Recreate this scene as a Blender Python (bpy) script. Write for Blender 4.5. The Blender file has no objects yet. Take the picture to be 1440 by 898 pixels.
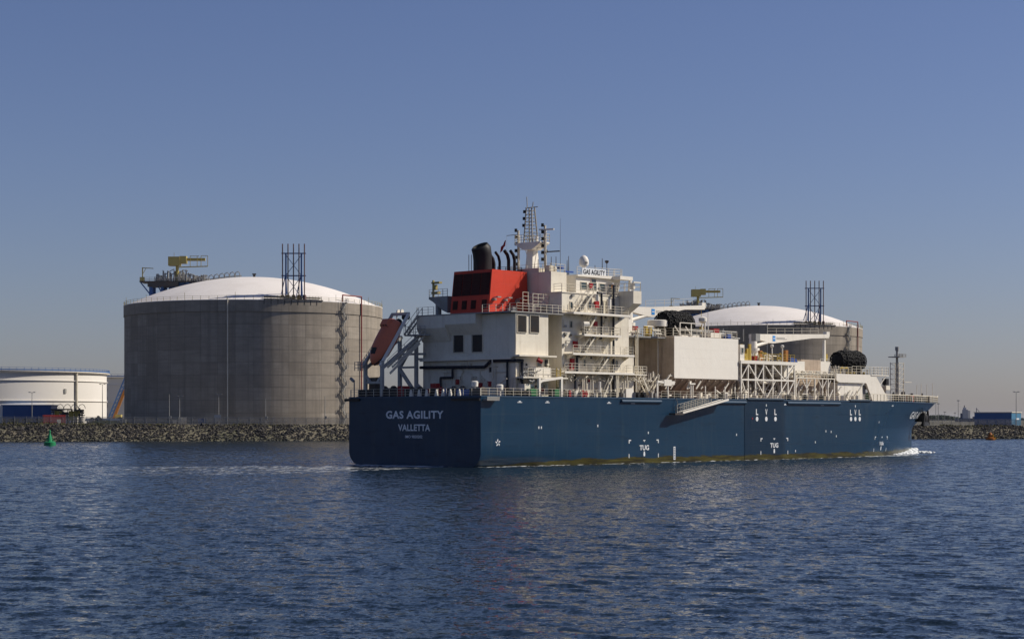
import bpy, bmesh, math, random
import numpy as np
from mathutils import Vector, Matrix
R = math.radians
random.seed(7); RNG = np.random.default_rng(11)
scene = bpy.context.scene
COL = scene.collection

# ---------------------------------------------------------------- camera
cam_d = bpy.data.cameras.new("camera"); cam = bpy.data.objects.new("camera", cam_d); COL.objects.link(cam)
cam.location = (0, 0, 6.1); cam.rotation_euler = (R(90), 0, 0)
cam_d.sensor_width = 36; cam_d.lens = 65.45; cam_d.shift_y = 0.0972
cam_d.clip_start = 1; cam_d.clip_end = 40000
scene.camera = cam

# ---------------------------------------------------------------- sky, sun, exposure
SUN_EL = R(38); SUN_AZ = R(10)          # from the right, slightly beyond
sun_dir = Vector((math.cos(SUN_AZ)*math.cos(SUN_EL), math.sin(SUN_AZ)*math.cos(SUN_EL), math.sin(SUN_EL)))
world = bpy.data.worlds.new("World"); scene.world = world; world.use_nodes = True
wn = world.node_tree.nodes; wl = world.node_tree.links; wn.clear()
w_out = wn.new('ShaderNodeOutputWorld'); w_bg = wn.new('ShaderNodeBackground'); w_sky = wn.new('ShaderNodeTexSky')
w_sky.sky_type = 'NISHITA'; w_sky.sun_disc = False
w_sky.sun_elevation = SUN_EL; w_sky.sun_rotation = R(90) - SUN_AZ
w_sky.altitude = 0; w_sky.air_density = 1.0; w_sky.dust_density = 0.6; w_sky.ozone_density = 2.2
w_bg.inputs['Strength'].default_value = 0.05
w_wb = wn.new('ShaderNodeVectorMath'); w_wb.operation = 'MULTIPLY'; w_wb.inputs[1].default_value = (1.10, 1.09, 1.44)   # the camera's cool white balance, alike over the whole sky
wl.new(w_sky.outputs[0], w_wb.inputs[0]); wl.new(w_wb.outputs[0], w_bg.inputs['Color']); wl.new(w_bg.outputs[0], w_out.inputs['Surface'])
sd = bpy.data.lights.new("sun", 'SUN'); sd.energy = 5.0; sd.angle = R(0.5); sd.color = (1.0, 0.92, 0.79)
so = bpy.data.objects.new("sun", sd); COL.objects.link(so); so.location = (200, 0, 200)
so.rotation_euler = sun_dir.to_track_quat('Z', 'Y').to_euler()
scene.view_settings.view_transform = 'Standard'; scene.view_settings.look = 'None'
scene.view_settings.exposure = 0.0; scene.view_settings.gamma = 1.0; scene.view_settings.use_curve_mapping = False

# ---------------------------------------------------------------- materials
MATS = {}
def lk(nt, a, b): nt.links.new(a, b)
def new_mat(name):
    m = bpy.data.materials.new(name); m.use_nodes = True
    nt = m.node_tree; b = nt.nodes['Principled BSDF']; MATS[name] = m
    return m, nt, b
def mixc(nt, fac, a, b):
    n = nt.nodes.new('ShaderNodeMix'); n.data_type = 'RGBA'; n.clamp_factor = True
    for sock, val in ((n.inputs[0], fac), (n.inputs[6], a), (n.inputs[7], b)):
        if isinstance(val, bpy.types.NodeSocket): lk(nt, val, sock)
        elif sock is n.inputs[0]: sock.default_value = val
        else: sock.default_value = (*val, 1)
    return n.outputs[2]
def math_(nt, op, a, b=None, clamp=False):
    n = nt.nodes.new('ShaderNodeMath'); n.operation = op; n.use_clamp = clamp
    for i, v in enumerate((a, b)):
        if v is None: continue
        if isinstance(v, bpy.types.NodeSocket): lk(nt, v, n.inputs[i])
        else: n.inputs[i].default_value = v
    return n.outputs[0]
def coords(nt, scale=(1, 1, 1), kind='Object', obj=None):
    t = nt.nodes.new('ShaderNodeTexCoord'); mp = nt.nodes.new('ShaderNodeMapping')
    if obj: t.object = obj
    mp.inputs['Scale'].default_value = scale; lk(nt, t.outputs[kind], mp.inputs['Vector'])
    return mp.outputs['Vector']
def noise(nt, vec, scale, detail=4, rough=0.55):
    n = nt.nodes.new('ShaderNodeTexNoise'); n.inputs['Scale'].default_value = scale
    n.inputs['Detail'].default_value = detail; n.inputs['Roughness'].default_value = rough
    lk(nt, vec, n.inputs['Vector']); return n.outputs['Fac'], n.outputs['Color']
def ramp(nt, fac, lo, hi):
    n = nt.nodes.new('ShaderNodeMapRange'); n.clamp = True
    n.inputs['From Min'].default_value = lo; n.inputs['From Max'].default_value = hi
    lk(nt, fac, n.inputs['Value']); return n.outputs['Result']
def paint(name, col, rough=0.5, dirt=(0.25, 0.19, 0.13), amt=0.25, scale=0.35, streak=True, metallic=0.0, rust=None, rust_amt=0.0):
    m, nt, b = new_mat(name)
    v = coords(nt); f, _ = noise(nt, v, scale, 6, 0.65)
    c = mixc(nt, math_(nt, 'MULTIPLY', ramp(nt, f, 0.42, 0.75), amt), col, dirt)
    if streak:
        sv = coords(nt, (1.6, 1.6, 0.10)); sf, _ = noise(nt, sv, 1.2, 5, 0.7)
        c = mixc(nt, math_(nt, 'MULTIPLY', ramp(nt, sf, 0.52, 0.72), amt*1.1), c, dirt)
    if rust:
        rv = coords(nt, (1, 1, 0.35)); rf, _ = noise(nt, rv, 0.9, 8, 0.75)
        c = mixc(nt, math_(nt, 'MULTIPLY', ramp(nt, rf, 0.62, 0.72), rust_amt), c, rust)
    lk(nt, c, b.inputs['Base Color']); b.inputs['Roughness'].default_value = rough; b.inputs['Specular IOR Level'].default_value = 0.15; b.inputs['Metallic'].default_value = metallic
    if name.startswith(('cream', 'tank', 'funnel')) and name != 'cream_rail':
        g = nt.nodes.new('ShaderNodeNewGeometry'); sx = nt.nodes.new('ShaderNodeSeparateXYZ'); lk(nt, v, sx.inputs[0])
        sxy = math_(nt, 'ADD', sx.outputs[0], sx.outputs[1]); cb_ = nt.nodes.new('ShaderNodeCombineXYZ'); lk(nt, sxy, cb_.inputs[0]); lk(nt, sx.outputs[2], cb_.inputs[1])
        bk = nt.nodes.new('ShaderNodeTexBrick'); bk.inputs['Scale'].default_value = 1; bk.inputs['Brick Width'].default_value = 3.4; bk.inputs['Row Height'].default_value = 1.35; bk.inputs['Mortar Size'].default_value = 0.018; bk.inputs['Mortar Smooth'].default_value = 0.6
        lk(nt, cb_.outputs[0], bk.inputs['Vector']); fz, _ = noise(nt, v, 0.9, 2, 0.5)
        hh = math_(nt, 'ADD', math_(nt, 'MULTIPLY', bk.outputs['Fac'], -0.03), math_(nt, 'MULTIPLY', fz, 0.06))
        bu = nt.nodes.new('ShaderNodeBump'); bu.inputs['Strength'].default_value = 0.45; bu.inputs['Distance'].default_value = 1.0; lk(nt, hh, bu.inputs['Height']); lk(nt, bu.outputs[0], b.inputs['Normal'])
    return m
RUST = (0.16, 0.065, 0.025)
paint('cream', (0.74, 0.69, 0.58), 0.5, (0.36, 0.29, 0.21), 0.28, 0.4, True, 0, RUST, 0.4)
paint('cream_clean', (0.78, 0.74, 0.66), 0.45, (0.5, 0.44, 0.35), 0.2, 0.3, True)
paint('cream_rail', (0.66, 0.61, 0.50), 0.5, (0.3, 0.22, 0.14), 0.35, 0.8, False)
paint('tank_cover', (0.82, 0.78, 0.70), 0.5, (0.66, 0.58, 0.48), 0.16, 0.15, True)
paint('tank_shade_brown', (0.52, 0.42, 0.32), 0.6, (0.16, 0.11, 0.08), 0.5, 0.25, True, 0, RUST, 0.7)  # rusty brown, with the shade of the aft faces put into the colour
paint('funnel_dark', (0.05, 0.010, 0.009), 0.7, (0.02, 0.012, 0.012), 0.4, 0.8, False)
paint('funnel_red', (0.60, 0.055, 0.028), 0.5, (0.30, 0.03, 0.02), 0.35, 0.25, True)
paint('black_paint', (0.018, 0.018, 0.02), 0.5, (0.05, 0.045, 0.04), 0.3, 0.6, False)
paint('dark_vent', (0.022, 0.023, 0.028), 0.6, (0.05, 0.045, 0.04), 0.4, 0.8, False)
paint('pipe_navy', (0.018, 0.022, 0.035), 0.45, (0.05, 0.04, 0.04), 0.3, 0.8, False)
paint('grey_steel', (0.30, 0.30, 0.29), 0.5, (0.14, 0.11, 0.08), 0.4, 0.7, True)
paint('dark_steel', (0.07, 0.07, 0.07), 0.55, (0.15, 0.08, 0.04), 0.4, 0.7, False)
paint('davit_grey', (0.42, 0.42, 0.40), 0.5, (0.2, 0.16, 0.12), 0.35, 0.6, False)
paint('fire_red', (0.30, 0.015, 0.02), 0.45, (0.2, 0.02, 0.02), 0.3, 1.2, False)
paint('lifeboat_orange', (0.62, 0.17, 0.09), 0.45, (0.38, 0.12, 0.08), 0.4, 0.8, False)
paint('yellow', (0.42, 0.30, 0.06), 0.5, (0.3, 0.2, 0.06), 0.35, 0.8, False)
paint('crane_yellow', (0.40, 0.33, 0.12), 0.6, (0.2, 0.15, 0.05), 0.3, 0.4, False)
paint('blue_steel', (0.07, 0.16, 0.38), 0.5, (0.06, 0.07, 0.1), 0.4, 0.5, False)
paint('logo_blue', (0.04, 0.25, 0.62), 0.5, (0.04, 0.2, 0.5), 0.1, 1, False)
paint('blue_plastic', (0.03, 0.08, 0.30), 0.5, (0.03, 0.05, 0.12), 0.3, 1, False)
paint('green_machine', (0.03, 0.16, 0.06), 0.5, (0.04, 0.07, 0.04), 0.4, 1, False)
paint('hull_mark', (0.74, 0.76, 0.78), 0.5, (0.35, 0.4, 0.45), 0.35, 1.2, False)
paint('pad_blue', (0.013, 0.033, 0.062), 0.55, (0.012, 0.018, 0.025), 0.3, 0.4, True)
paint('strake_blue', (0.035, 0.075, 0.13), 0.45, (0.04, 0.05, 0.06), 0.4, 0.6, False)
paint('deck_paint', (0.16, 0.09, 0.06), 0.7, (0.07, 0.06, 0.05), 0.5, 0.3, False)
paint('dome_white', (0.79, 0.745, 0.70), 0.6, (0.55, 0.50, 0.45), 0.38, 0.11, True)
paint('oil_tank_white', (0.70, 0.67, 0.63), 0.55, (0.62, 0.58, 0.52), 0.25, 0.08, True)
paint('pipe_red', (0.25, 0.05, 0.05), 0.5, (0.15, 0.08, 0.06), 0.4, 0.4, False)
paint('stack_brown', (0.16, 0.09, 0.08), 0.5, (0.1, 0.08, 0.07), 0.4, 0.5, False)
paint('container_red', (0.40, 0.05, 0.045), 0.6, (0.2, 0.05, 0.04), 0.3, 0.5, True)
paint('shed_blue', (0.035, 0.10, 0.27), 0.5, (0.03, 0.06, 0.14), 0.3, 0.3, True)
paint('shed_blue_lit', (0.06, 0.19, 0.32), 0.5, (0.05, 0.1, 0.18), 0.3, 0.3, True)  # warehouse blue with the sunlight put into the colour
paint('buoy_green', (0.02, 0.23, 0.09), 0.45, (0.03, 0.08, 0.04), 0.4, 0.8, False)
paint('buoy_yellow', (0.55, 0.30, 0.02), 0.5, (0.22, 0.09, 0.02), 0.5, 0.8, False)
paint('buoy_orange', (0.34, 0.11, 0.02), 0.55, (0.15, 0.05, 0.02), 0.5, 0.8, False)
paint('crane_orange', (0.36, 0.15, 0.04), 0.5, (0.2, 0.1, 0.05), 0.3, 0.5, False)
paint('vest_orange', (0.75, 0.28, 0.04), 0.7, (0.5, 0.2, 0.04), 0.2, 3, False)
paint('skin', (0.45, 0.28, 0.2), 0.6, (0.4, 0.22, 0.16), 0.2, 5, False)
paint('navy_cloth', (0.03, 0.035, 0.06), 0.8, (0.02, 0.02, 0.03), 0.2, 3, False)
paint('grass', (0.075, 0.075, 0.03), 0.9, (0.11, 0.09, 0.05), 0.7, 0.4, False)
paint('far_tree', (0.035, 0.05, 0.035), 0.9, (0.06, 0.06, 0.04), 0.5, 0.05, False)
paint('hedge', (0.03, 0.045, 0.018), 0.9, (0.05, 0.05, 0.02), 0.5, 1.0, False)
paint('far_white_shaded', (0.42, 0.43, 0.47), 0.6, (0.3, 0.3, 0.33), 0.3, 0.1, False)  # white superstructure with bluish shade put into the colour
paint('far_blue', (0.13, 0.15, 0.22), 0.6, (0.1, 0.1, 0.14), 0.3, 0.1, False)
m, nt, b = new_mat('glass'); b.inputs['Base Color'].default_value = (0.03, 0.05, 0.06, 1); b.inputs['Roughness'].default_value = 0.06
f, _ = noise(nt, coords(nt), 1.5, 2); lk(nt, mixc(nt, f, (0.02, 0.035, 0.045), (0.05, 0.08, 0.09)), b.inputs['Base Color'])
m, nt, b = new_mat('rubber'); b.inputs['Roughness'].default_value = 0.75; b.inputs['Specular IOR Level'].default_value = 0.15
f, _ = noise(nt, coords(nt), 1.6, 5); lk(nt, mixc(nt, f, (0.005, 0.005, 0.006), (0.016, 0.016, 0.016)), b.inputs['Base Color'])

# ship paint: blue shell, plate seams, scuffs, algae band at the waterline
m, nt, b = new_mat('hull_blue')
v = coords(nt); sep = nt.nodes.new('ShaderNodeSeparateXYZ'); lk(nt, v, sep.inputs[0])
f1, _ = noise(nt, coords(nt, (0.05, 0.2, 0.25)), 1.0, 6, 0.6)
f2, _ = noise(nt, coords(nt, (0.8, 0.8, 0.09)), 1.0, 6, 0.7)
c = mixc(nt, ramp(nt, f1, 0.35, 0.68), (0.0075, 0.033, 0.070), (0.012, 0.040, 0.079))
c = mixc(nt, math_(nt, 'MULTIPLY', ramp(nt, f2, 0.52, 0.74), 0.6), c, (0.030, 0.056, 0.080))
f3, _ = noise(nt, coords(nt, (0.10, 0.2, 0.5)), 2.0, 8, 0.7)
c = mixc(nt, math_(nt, 'MULTIPLY', ramp(nt, f3, 0.54, 0.70), 0.65), c, (0.006, 0.019, 0.040))
rp = math_(nt, 'MULTIPLY', ramp(nt, sep.outputs[0], 56.6, 57.2), ramp(nt, sep.outputs[0], 68.2, 67.2))   # repainted strip behind the fender pad
c = mixc(nt, math_(nt, 'MULTIPLY', rp, 0.55), c, (0.005, 0.015, 0.032))
# rust specks bleeding near the stern quarter
fr, _ = noise(nt, coords(nt, (0.9, 0.9, 0.22)), 1.3, 8, 0.8)
rmask = math_(nt, 'MULTIPLY', ramp(nt, fr, 0.66, 0.74), ramp(nt, sep.outputs[2], 6.0, 1.0))
c = mixc(nt, math_(nt, 'MULTIPLY', rmask, 0.75), c, (0.11, 0.05, 0.022))
# algae
fa, _ = noise(nt, coords(nt, (0.10, 0.3, 0.7)), 2.2, 7, 0.7)
top = math_(nt, 'ADD', math_(nt, 'MULTIPLY', fa, 1.5), -0.02)
topu = math_(nt, 'MULTIPLY', top, math_(nt, 'ADD', ramp(nt, sep.outputs[0], 1.0, 20.0), 0.15))
am = ramp(nt, math_(nt, 'SUBTRACT', topu, sep.outputs[2]), -0.02, 0.12)
am = math_(nt, 'MULTIPLY', am, ramp(nt, sep.outputs[0], 0.1, 0.6))
fb, _ = noise(nt, coords(nt, (0.15, 1, 1.6)), 1.6, 6, 0.7)
alg = mixc(nt, ramp(nt, fb, 0.38, 0.66), (0.020, 0.017, 0.010), (0.088, 0.078, 0.016))
c = mixc(nt, am, c, alg)
lk(nt, c, b.inputs['Base Color']); b.inputs['Roughness'].default_value = 0.24; b.inputs['Specular IOR Level'].default_value = 0.14
br = nt.nodes.new('ShaderNodeTexBrick'); br.inputs['Scale'].default_value = 1.0; br.inputs['Mortar Size'].default_value = 0.02
br.inputs['Brick Width'].default_value = 9.0; br.inputs['Row Height'].default_value = 2.25; br.inputs['Mortar Smooth'].default_value = 0.4
cm = nt.nodes.new('ShaderNodeCombineXYZ'); lk(nt, sep.outputs[0], cm.inputs[0]); lk(nt, sep.outputs[2], cm.inputs[1]); lk(nt, cm.outputs[0], br.inputs['Vector'])
fd, _ = noise(nt, coords(nt, (0.35, 0.35, 0.45)), 1.0, 2, 0.4)
hsum = math_(nt, 'ADD', math_(nt, 'MULTIPLY', br.outputs['Fac'], -0.02), math_(nt, 'MULTIPLY', fd, 0.06))
bp = nt.nodes.new('ShaderNodeBump'); bp.inputs['Strength'].default_value = 0.5; bp.inputs['Distance'].default_value = 1.0
lk(nt, hsum, bp.inputs['Height']); lk(nt, bp.outputs[0], b.inputs['Normal'])

# concrete: each panel its own tone, plus rain streaks
m, nt, b = new_mat('concrete')
oi = nt.nodes.new('ShaderNodeObjectInfo')
gv = nt.nodes.new('ShaderNodeNewGeometry')
mp = nt.nodes.new('ShaderNodeMapping'); mp.inputs['Scale'].default_value = (0.55, 0.55, 0.018); lk(nt, gv.outputs['Position'], mp.inputs['Vector'])
fs, _ = noise(nt, mp.outputs[0], 1.0, 6, 0.7)
mp2 = nt.nodes.new('ShaderNodeMapping'); mp2.inputs['Scale'].default_value = (0.12, 0.12, 0.16); lk(nt, gv.outputs['Position'], mp2.inputs['Vector'])
fm, _ = noise(nt, mp2.outputs[0], 1.0, 8, 0.7)
c = mixc(nt, oi.outputs['Random'], (0.290, 0.252, 0.207), (0.360, 0.318, 0.266))
c = mixc(nt, math_(nt, 'MULTIPLY', ramp(nt, fs, 0.47, 0.70), 0.7), c, (0.17, 0.152, 0.13))
c = mixc(nt, math_(nt, 'MULTIPLY', ramp(nt, fm, 0.44, 0.72), 0.6), c, (0.19, 0.166, 0.138))
mp3 = nt.nodes.new('ShaderNodeMapping'); mp3.inputs['Scale'].default_value = (0.10, 0.10, 1.5); lk(nt, gv.outputs['Position'], mp3.inputs['Vector'])
fh, _ = noise(nt, mp3.outputs[0], 1.0, 5, 0.7)                      # lift lines
c = mixc(nt, math_(nt, 'MULTIPLY', ramp(nt, fh, 0.48, 0.64), 0.42), c, (0.20, 0.18, 0.155))
lk(nt, c, b.inputs['Base Color']); b.inputs['Roughness'].default_value = 0.9; b.inputs['Specular IOR Level'].default_value = 0.08
paint('concrete_joint', (0.20, 0.18, 0.155), 0.95, (0.08, 0.075, 0.07), 0.5, 0.2, False)

# rip-rap
m, nt, b = new_mat('rock')
gv = nt.nodes.new('ShaderNodeNewGeometry')
fr, _ = noise(nt, gv.outputs['Position'], 0.9, 5, 0.7)
c = mixc(nt, ramp(nt, fr, 0.3, 0.7), (0.015, 0.0138, 0.013), (0.054, 0.048, 0.043))
sp = nt.nodes.new('ShaderNodeSeparateXYZ'); lk(nt, gv.outputs['Position'], sp.inputs[0])
fw, _ = noise(nt, gv.outputs['Position'], 0.25, 3, 0.6)
wet = ramp(nt, math_(nt, 'ADD', sp.outputs[2], math_(nt, 'MULTIPLY', fw, -0.8)), 0.9, 0.1)   # tidal weed line
c = mixc(nt, math_(nt, 'MULTIPLY', wet, 0.8), c, (0.026, 0.027, 0.022))
lk(nt, c, b.inputs['Base Color']); b.inputs['Roughness'].default_value = 0.9

# ground
m, nt, b = new_mat('ground')
gv = nt.nodes.new('ShaderNodeNewGeometry'); fr, _ = noise(nt, gv.outputs['Position'], 0.08, 8, 0.7)
lk(nt, mixc(nt, ramp(nt, fr, 0.35, 0.65), (0.08, 0.08, 0.045), (0.20, 0.17, 0.12)), b.inputs['Base Color']); b.inputs['Roughness'].default_value = 1

# chain link
m, nt, b = new_mat('chain_link')
b.inputs['Base Color'].default_value = (0.28, 0.27, 0.25, 1); b.inputs['Roughness'].default_value = 0.6
f, _ = noise(nt, coords(nt), 6.0, 3, 0.6); lk(nt, mixc(nt, f, (0.2, 0.19, 0.17), (0.36, 0.34, 0.31)), b.inputs['Base Color'])
b.inputs['Alpha'].default_value = 0.28
m, nt, b = new_mat('foam'); b.inputs['Roughness'].default_value = 0.9
f, _ = noise(nt, coords(nt), 3.0, 6, 0.7); lk(nt, mixc(nt, ramp(nt, f, 0.3, 0.6), (0.55, 0.6, 0.62), (0.85, 0.86, 0.86)), b.inputs['Base Color'])
M = MATS

# ---------------------------------------------------------------- mesh builder
class MB:
    def __init__(s): s.v = []; s.f = []
    def add(s, vs, fs):
        o = len(s.v); s.v += [tuple(p) for p in vs]; s.f += [tuple(i+o for i in q) for q in fs]; return s
    def hexa(s, p):
        return s.add(p, [(0,3,2,1),(4,5,6,7),(0,1,5,4),(1,2,6,5),(2,3,7,6),(3,0,4,7)])
    def box(s, x0, x1, y0, y1, z0, z1):
        return s.hexa([(x0,y0,z0),(x1,y0,z0),(x1,y1,z0),(x0,y1,z0),(x0,y0,z1),(x1,y0,z1),(x1,y1,z1),(x0,y1,z1)])
    def prism(s, poly, axis, a, b):
        # poly: 2D points; axis: 'x','y','z' is the extrusion axis
        def P(p, t):
            return {'x': (t, p[0], p[1]), 'y': (p[0], t, p[1]), 'z': (p[0], p[1], t)}[axis]
        n = len(poly); vs = [P(p, a) for p in poly]+[P(p, b) for p in poly]
        return s.add(vs, [tuple(range(n))[::-1], tuple(range(n, 2*n))]+[(i, (i+1) % n, (i+1) % n+n, i+n) for i in range(n)])
    def beam(s, p0, p1, w, h=None):
        h = h or w; p0 = Vector(p0); p1 = Vector(p1); d = (p1-p0).normalized()
        up = Vector((0, 0, 1)) if abs(d.z) < 0.95 else Vector((0, 1, 0))
        sx = d.cross(up).normalized()*(w/2); sy = sx.cross(d).normalized()*(h/2)
        return s.hexa([p0-sx-sy, p0+sx-sy, p0+sx+sy, p0-sx+sy, p1-sx-sy, p1+sx-sy, p1+sx+sy, p1-sx+sy])
    def tube(s, p0, p1, r, n=6, r2=None):
        p0 = Vector(p0); p1 = Vector(p1); d = (p1-p0).normalized(); r2 = r if r2 is None else r2
        up = Vector((0, 0, 1)) if abs(d.z) < 0.95 else Vector((0, 1, 0))
        a = d.cross(up).normalized(); c = a.cross(d)
        ring = [a*math.cos(2*math.pi*i/n)+c*math.sin(2*math.pi*i/n) for i in range(n)]
        vs = [p0+q*r for q in ring]+[p1+q*r2 for q in ring]
        return s.add(vs, [(i, (i+1) % n, (i+1) % n+n, i+n) for i in range(n)]+[tuple(range(n))[::-1], tuple(range(n, 2*n))])
    def path(s, pts, r, n=6):
        for a, b in zip(pts[:-1], pts[1:]): s.tube(a, b, r, n)
        return s
    def lathe(s, prof, c=(0, 0, 0), n=16, cap=True):
        vs = []; fs = []
        for (r, z) in prof:
            for i in range(n):
                t = 2*math.pi*i/n; vs.append((c[0]+r*math.cos(t), c[1]+r*math.sin(t), c[2]+z))
        for k in range(len(prof)-1):
            for i in range(n):
                j = (i+1) % n; fs.append((k*n+i, k*n+j, (k+1)*n+j, (k+1)*n+i))
        if cap: fs += [tuple(range(n))[::-1], tuple(range((len(prof)-1)*n, len(prof)*n))]
        return s.add(vs, fs)
    def rail(s, pts, h=1.05, sp=1.5, r=0.032, bars=3):
        for a, b in zip(pts[:-1], pts[1:]):
            a = Vector(a); b = Vector(b); L = (b-a).length; n = max(1, round(L/sp))
            for i in range(n+1):
                p = a.lerp(b, i/n); s.beam(p, p+Vector((0, 0, h)), r*1.45)
            for k in range(bars):
                z = Vector((0, 0, h*(k+1)/bars)); s.beam(a+z, b+z, r*1.05)
        return s
    def stair(s, p0, p1, w, side):
        # p0 bottom, p1 top, w width along vector side
        p0 = Vector(p0); p1 = Vector(p1); sd_ = Vector(side).normalized()*w
        for o in (Vector(), sd_): s.beam(p0+o, p1+o, 0.07, 0.24)
        n = max(3, int(abs(p1.z-p0.z)/0.24))
        for i in range(1, n):
            p = p0.lerp(p1, i/n); s.beam(p, p+sd_, 0.22, 0.04)
        up = Vector((0, 0, 1.0))
        for o in (Vector(), sd_):
            s.beam(p0+o+up, p1+o+up, 0.05)
            for t in (0, .5, 1): q = p0.lerp(p1, t)+o; s.beam(q, q+up, 0.05)
        return s
    def ibox(s, c, size, rz=0, rx=0):
        mt = Matrix.Translation(c) @ Matrix.Rotation(rz, 4, 'Z') @ Matrix.Rotation(rx, 4, 'X')
        x, y, z = [q/2 for q in size]
        return s.hexa([mt @ Vector(p) for p in [(-x,-y,-z),(x,-y,-z),(x,y,-z),(-x,y,-z),(-x,-y,z),(x,-y,z),(x,y,z),(-x,y,z)]])
    def build(s, name, mat, parent=None, smooth=None, label=None):
        me = bpy.data.meshes.new(name); me.from_pydata([tuple(map(float, p)) for p in s.v], [], s.f); me.update()
        o = bpy.data.objects.new(name, me); COL.objects.link(o)
        me.materials.append(M[mat] if isinstance(mat, str) else mat)
        if smooth:
            me.polygons.foreach_set('use_smooth', [True]*len(me.polygons)); me.set_sharp_from_angle(angle=R(smooth))
        if parent: o.parent = parent
        if label: o['label'] = label
        return o
def tag(o, label=None, cat=None, group=None, kind=None):
    for k, val in (('label', label), ('category', cat), ('group', group), ('kind', kind)):
        if val: o[k] = val
    return o
def empty(name, loc=(0, 0, 0), rz=0, label=None, cat=None, group=None):
    o = bpy.data.objects.new(name, None); COL.objects.link(o); o.location = loc; o.rotation_euler = (0, 0, rz)
    o.empty_display_size = 0.5
    return tag(o, label, cat, group)
def copy_tree(o, parent=None):
    c = o.copy(); COL.objects.link(c); c.parent = parent
    for ch in o.children: copy_tree(ch, c)
    return c
def text_geo(body, bold=0.0, spacing=1.0):
    cu = bpy.data.curves.new('t', 'FONT'); cu.body = body; cu.size = 1; cu.offset = bold; cu.resolution_u = 3; cu.space_character = spacing
    ob = bpy.data.objects.new('t', cu); COL.objects.link(ob)
    dg = bpy.context.evaluated_depsgraph_get(); me = bpy.data.meshes.new_from_object(ob.evaluated_get(dg))
    vs = np.array([v.co[:2] for v in me.vertices]); fs = [tuple(p.vertices) for p in me.polygons]
    bpy.data.objects.remove(ob); bpy.data.curves.remove(cu); bpy.data.meshes.remove(me)
    vs -= vs.min(0); ext = vs.max(0); return vs/ext, fs
def lettering(body, fn, parent, mat='hull_mark', bold=0.0, name='lettering', spacing=1.0, thick=None):
    # fn maps (x in 0..1, y in 0..1) to a point in the parent's space
    vs, fs = text_geo(body, bold, spacing)
    return MB().add([fn(a, b) for a, b in vs], fs).build(name, mat, parent)

# ================================================================ SETTING
SHIP_RZ = R(47.5); SHIP_O = Vector((-3.95, 235.0, 0.0))
ship = empty('gas_carrier_ship', SHIP_O, SHIP_RZ, 'large blue gas carrier ship with cream superstructure and red funnel, under way', 'ship')

# ---- water: one sheet to the horizon, waves as geometry where the camera can tell them apart
def wave_h(x, y, sp):
    rg = np.random.default_rng(5); h = np.zeros_like(x)
    for lam in np.geomspace(0.42, 2.6, 60):
        th = R(256)+rg.normal(0, 0.42); a = 0.0040*lam**0.90*rg.uniform(0.6, 1.3); k = 2*math.pi/lam; ph = rg.uniform(0, 6.28)
        att = np.clip((lam/sp-1.8)/1.6, 0, 1)
        h += att*a*np.sin(k*(x*math.cos(th)+y*math.sin(th))+ph)
    return h
dense = np.linspace(R(-19.5), R(19.5), 600)
ang = np.concatenate([np.linspace(R(-180), R(-22), 26), dense, np.linspace(R(22), R(180), 26)[:-1]])
rr = [0.0, 10, 20, 30]
while rr[-1] < 610: rr.append(rr[-1]+(0.20 if rr[-1] < 110 else 0.30 if rr[-1] < 300 else 0.30+(rr[-1]-300)*0.0012))
rr = np.array(rr+[640, 700, 850, 1100, 1500, 2200, 3500, 6000, 11000, 30000])
AA, RR = np.meshgrid(ang, rr); X = RR*np.sin(AA); Y = RR*np.cos(AA)
SP = np.maximum(RR*(dense[1]-dense[0]), np.where(RR < 110, 0.20, 0.30)+np.clip(RR-300, 0, None)*0.0012)
Z = wave_h(X, Y, SP)
fade = np.clip((R(19.5)-np.abs(AA))/R(0.7), 0, 1)*np.clip((612-RR)/14, 0, 1)*(1+0.7*np.clip((RR-230)/220, 0, 1))*np.clip((RR-20)/15, 0, 1); Z *= fade
na, nr = len(ang), len(rr)
idx = np.arange(na*nr).reshape(nr, na)
q = np.stack([idx[:-1], np.roll(idx, -1, 1)[:-1], np.roll(idx, -1, 1)[1:], idx[1:]], -1).reshape(-1, 4)[:, ::-1]
me = bpy.data.meshes.new('water'); me.vertices.add(na*nr); me.vertices.foreach_set('co', np.stack([X, Y, Z], -1).astype(np.float32).ravel())
me.loops.add(q.size); me.loops.foreach_set('vertex_index', q.ravel().astype(np.int32))
me.polygons.add(len(q)); me.polygons.foreach_set('loop_start', np.arange(0, q.size, 4, dtype=np.int32)); me.polygons.foreach_set('loop_total', np.full(len(q), 4, np.int32))
me.update(); me.validate(); me.polygons.foreach_set('use_smooth', np.ones(len(me.polygons), bool))
water = bpy.data.objects.new('water', me); COL.objects.link(water); tag(water, 'dark blue rippled harbour water', None, None, 'structure')
m, nt, b = new_mat('water')
gv = nt.nodes.new('ShaderNodeNewGeometry'); pos = gv.outputs['Position']
_, ca = noise(nt, pos, 2.0, 3, 0.6); _, cb = noise(nt, pos, 6.0, 2, 0.6)
def vm(op, a, bb):
    n = nt.nodes.new('ShaderNodeVectorMath'); n.operation = op
    for i, val in enumerate((a, bb)):
        if val is None: continue
        if isinstance(val, bpy.types.NodeSocket): lk(nt, val, n.inputs[i])
        elif isinstance(val, tuple): n.inputs[i].default_value = val
        else: n.inputs[i].default_value = (val, val, val)
    return n.outputs[0]
mpw = nt.nodes.new('ShaderNodeMapping'); mpw.inputs['Scale'].default_value = (0.006, 0.030, 1); mpw.inputs['Rotation'].default_value = (0, 0, R(-6)); lk(nt, pos, mpw.inputs['Vector'])
fw, _ = noise(nt, mpw.outputs[0], 1.0, 5, 0.6)                  # gusts roughen the surface in bands
gust = nt.nodes.new('ShaderNodeMapRange'); gust.inputs['From Min'].default_value = 0.36; gust.inputs['From Max'].default_value = 0.64
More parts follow.
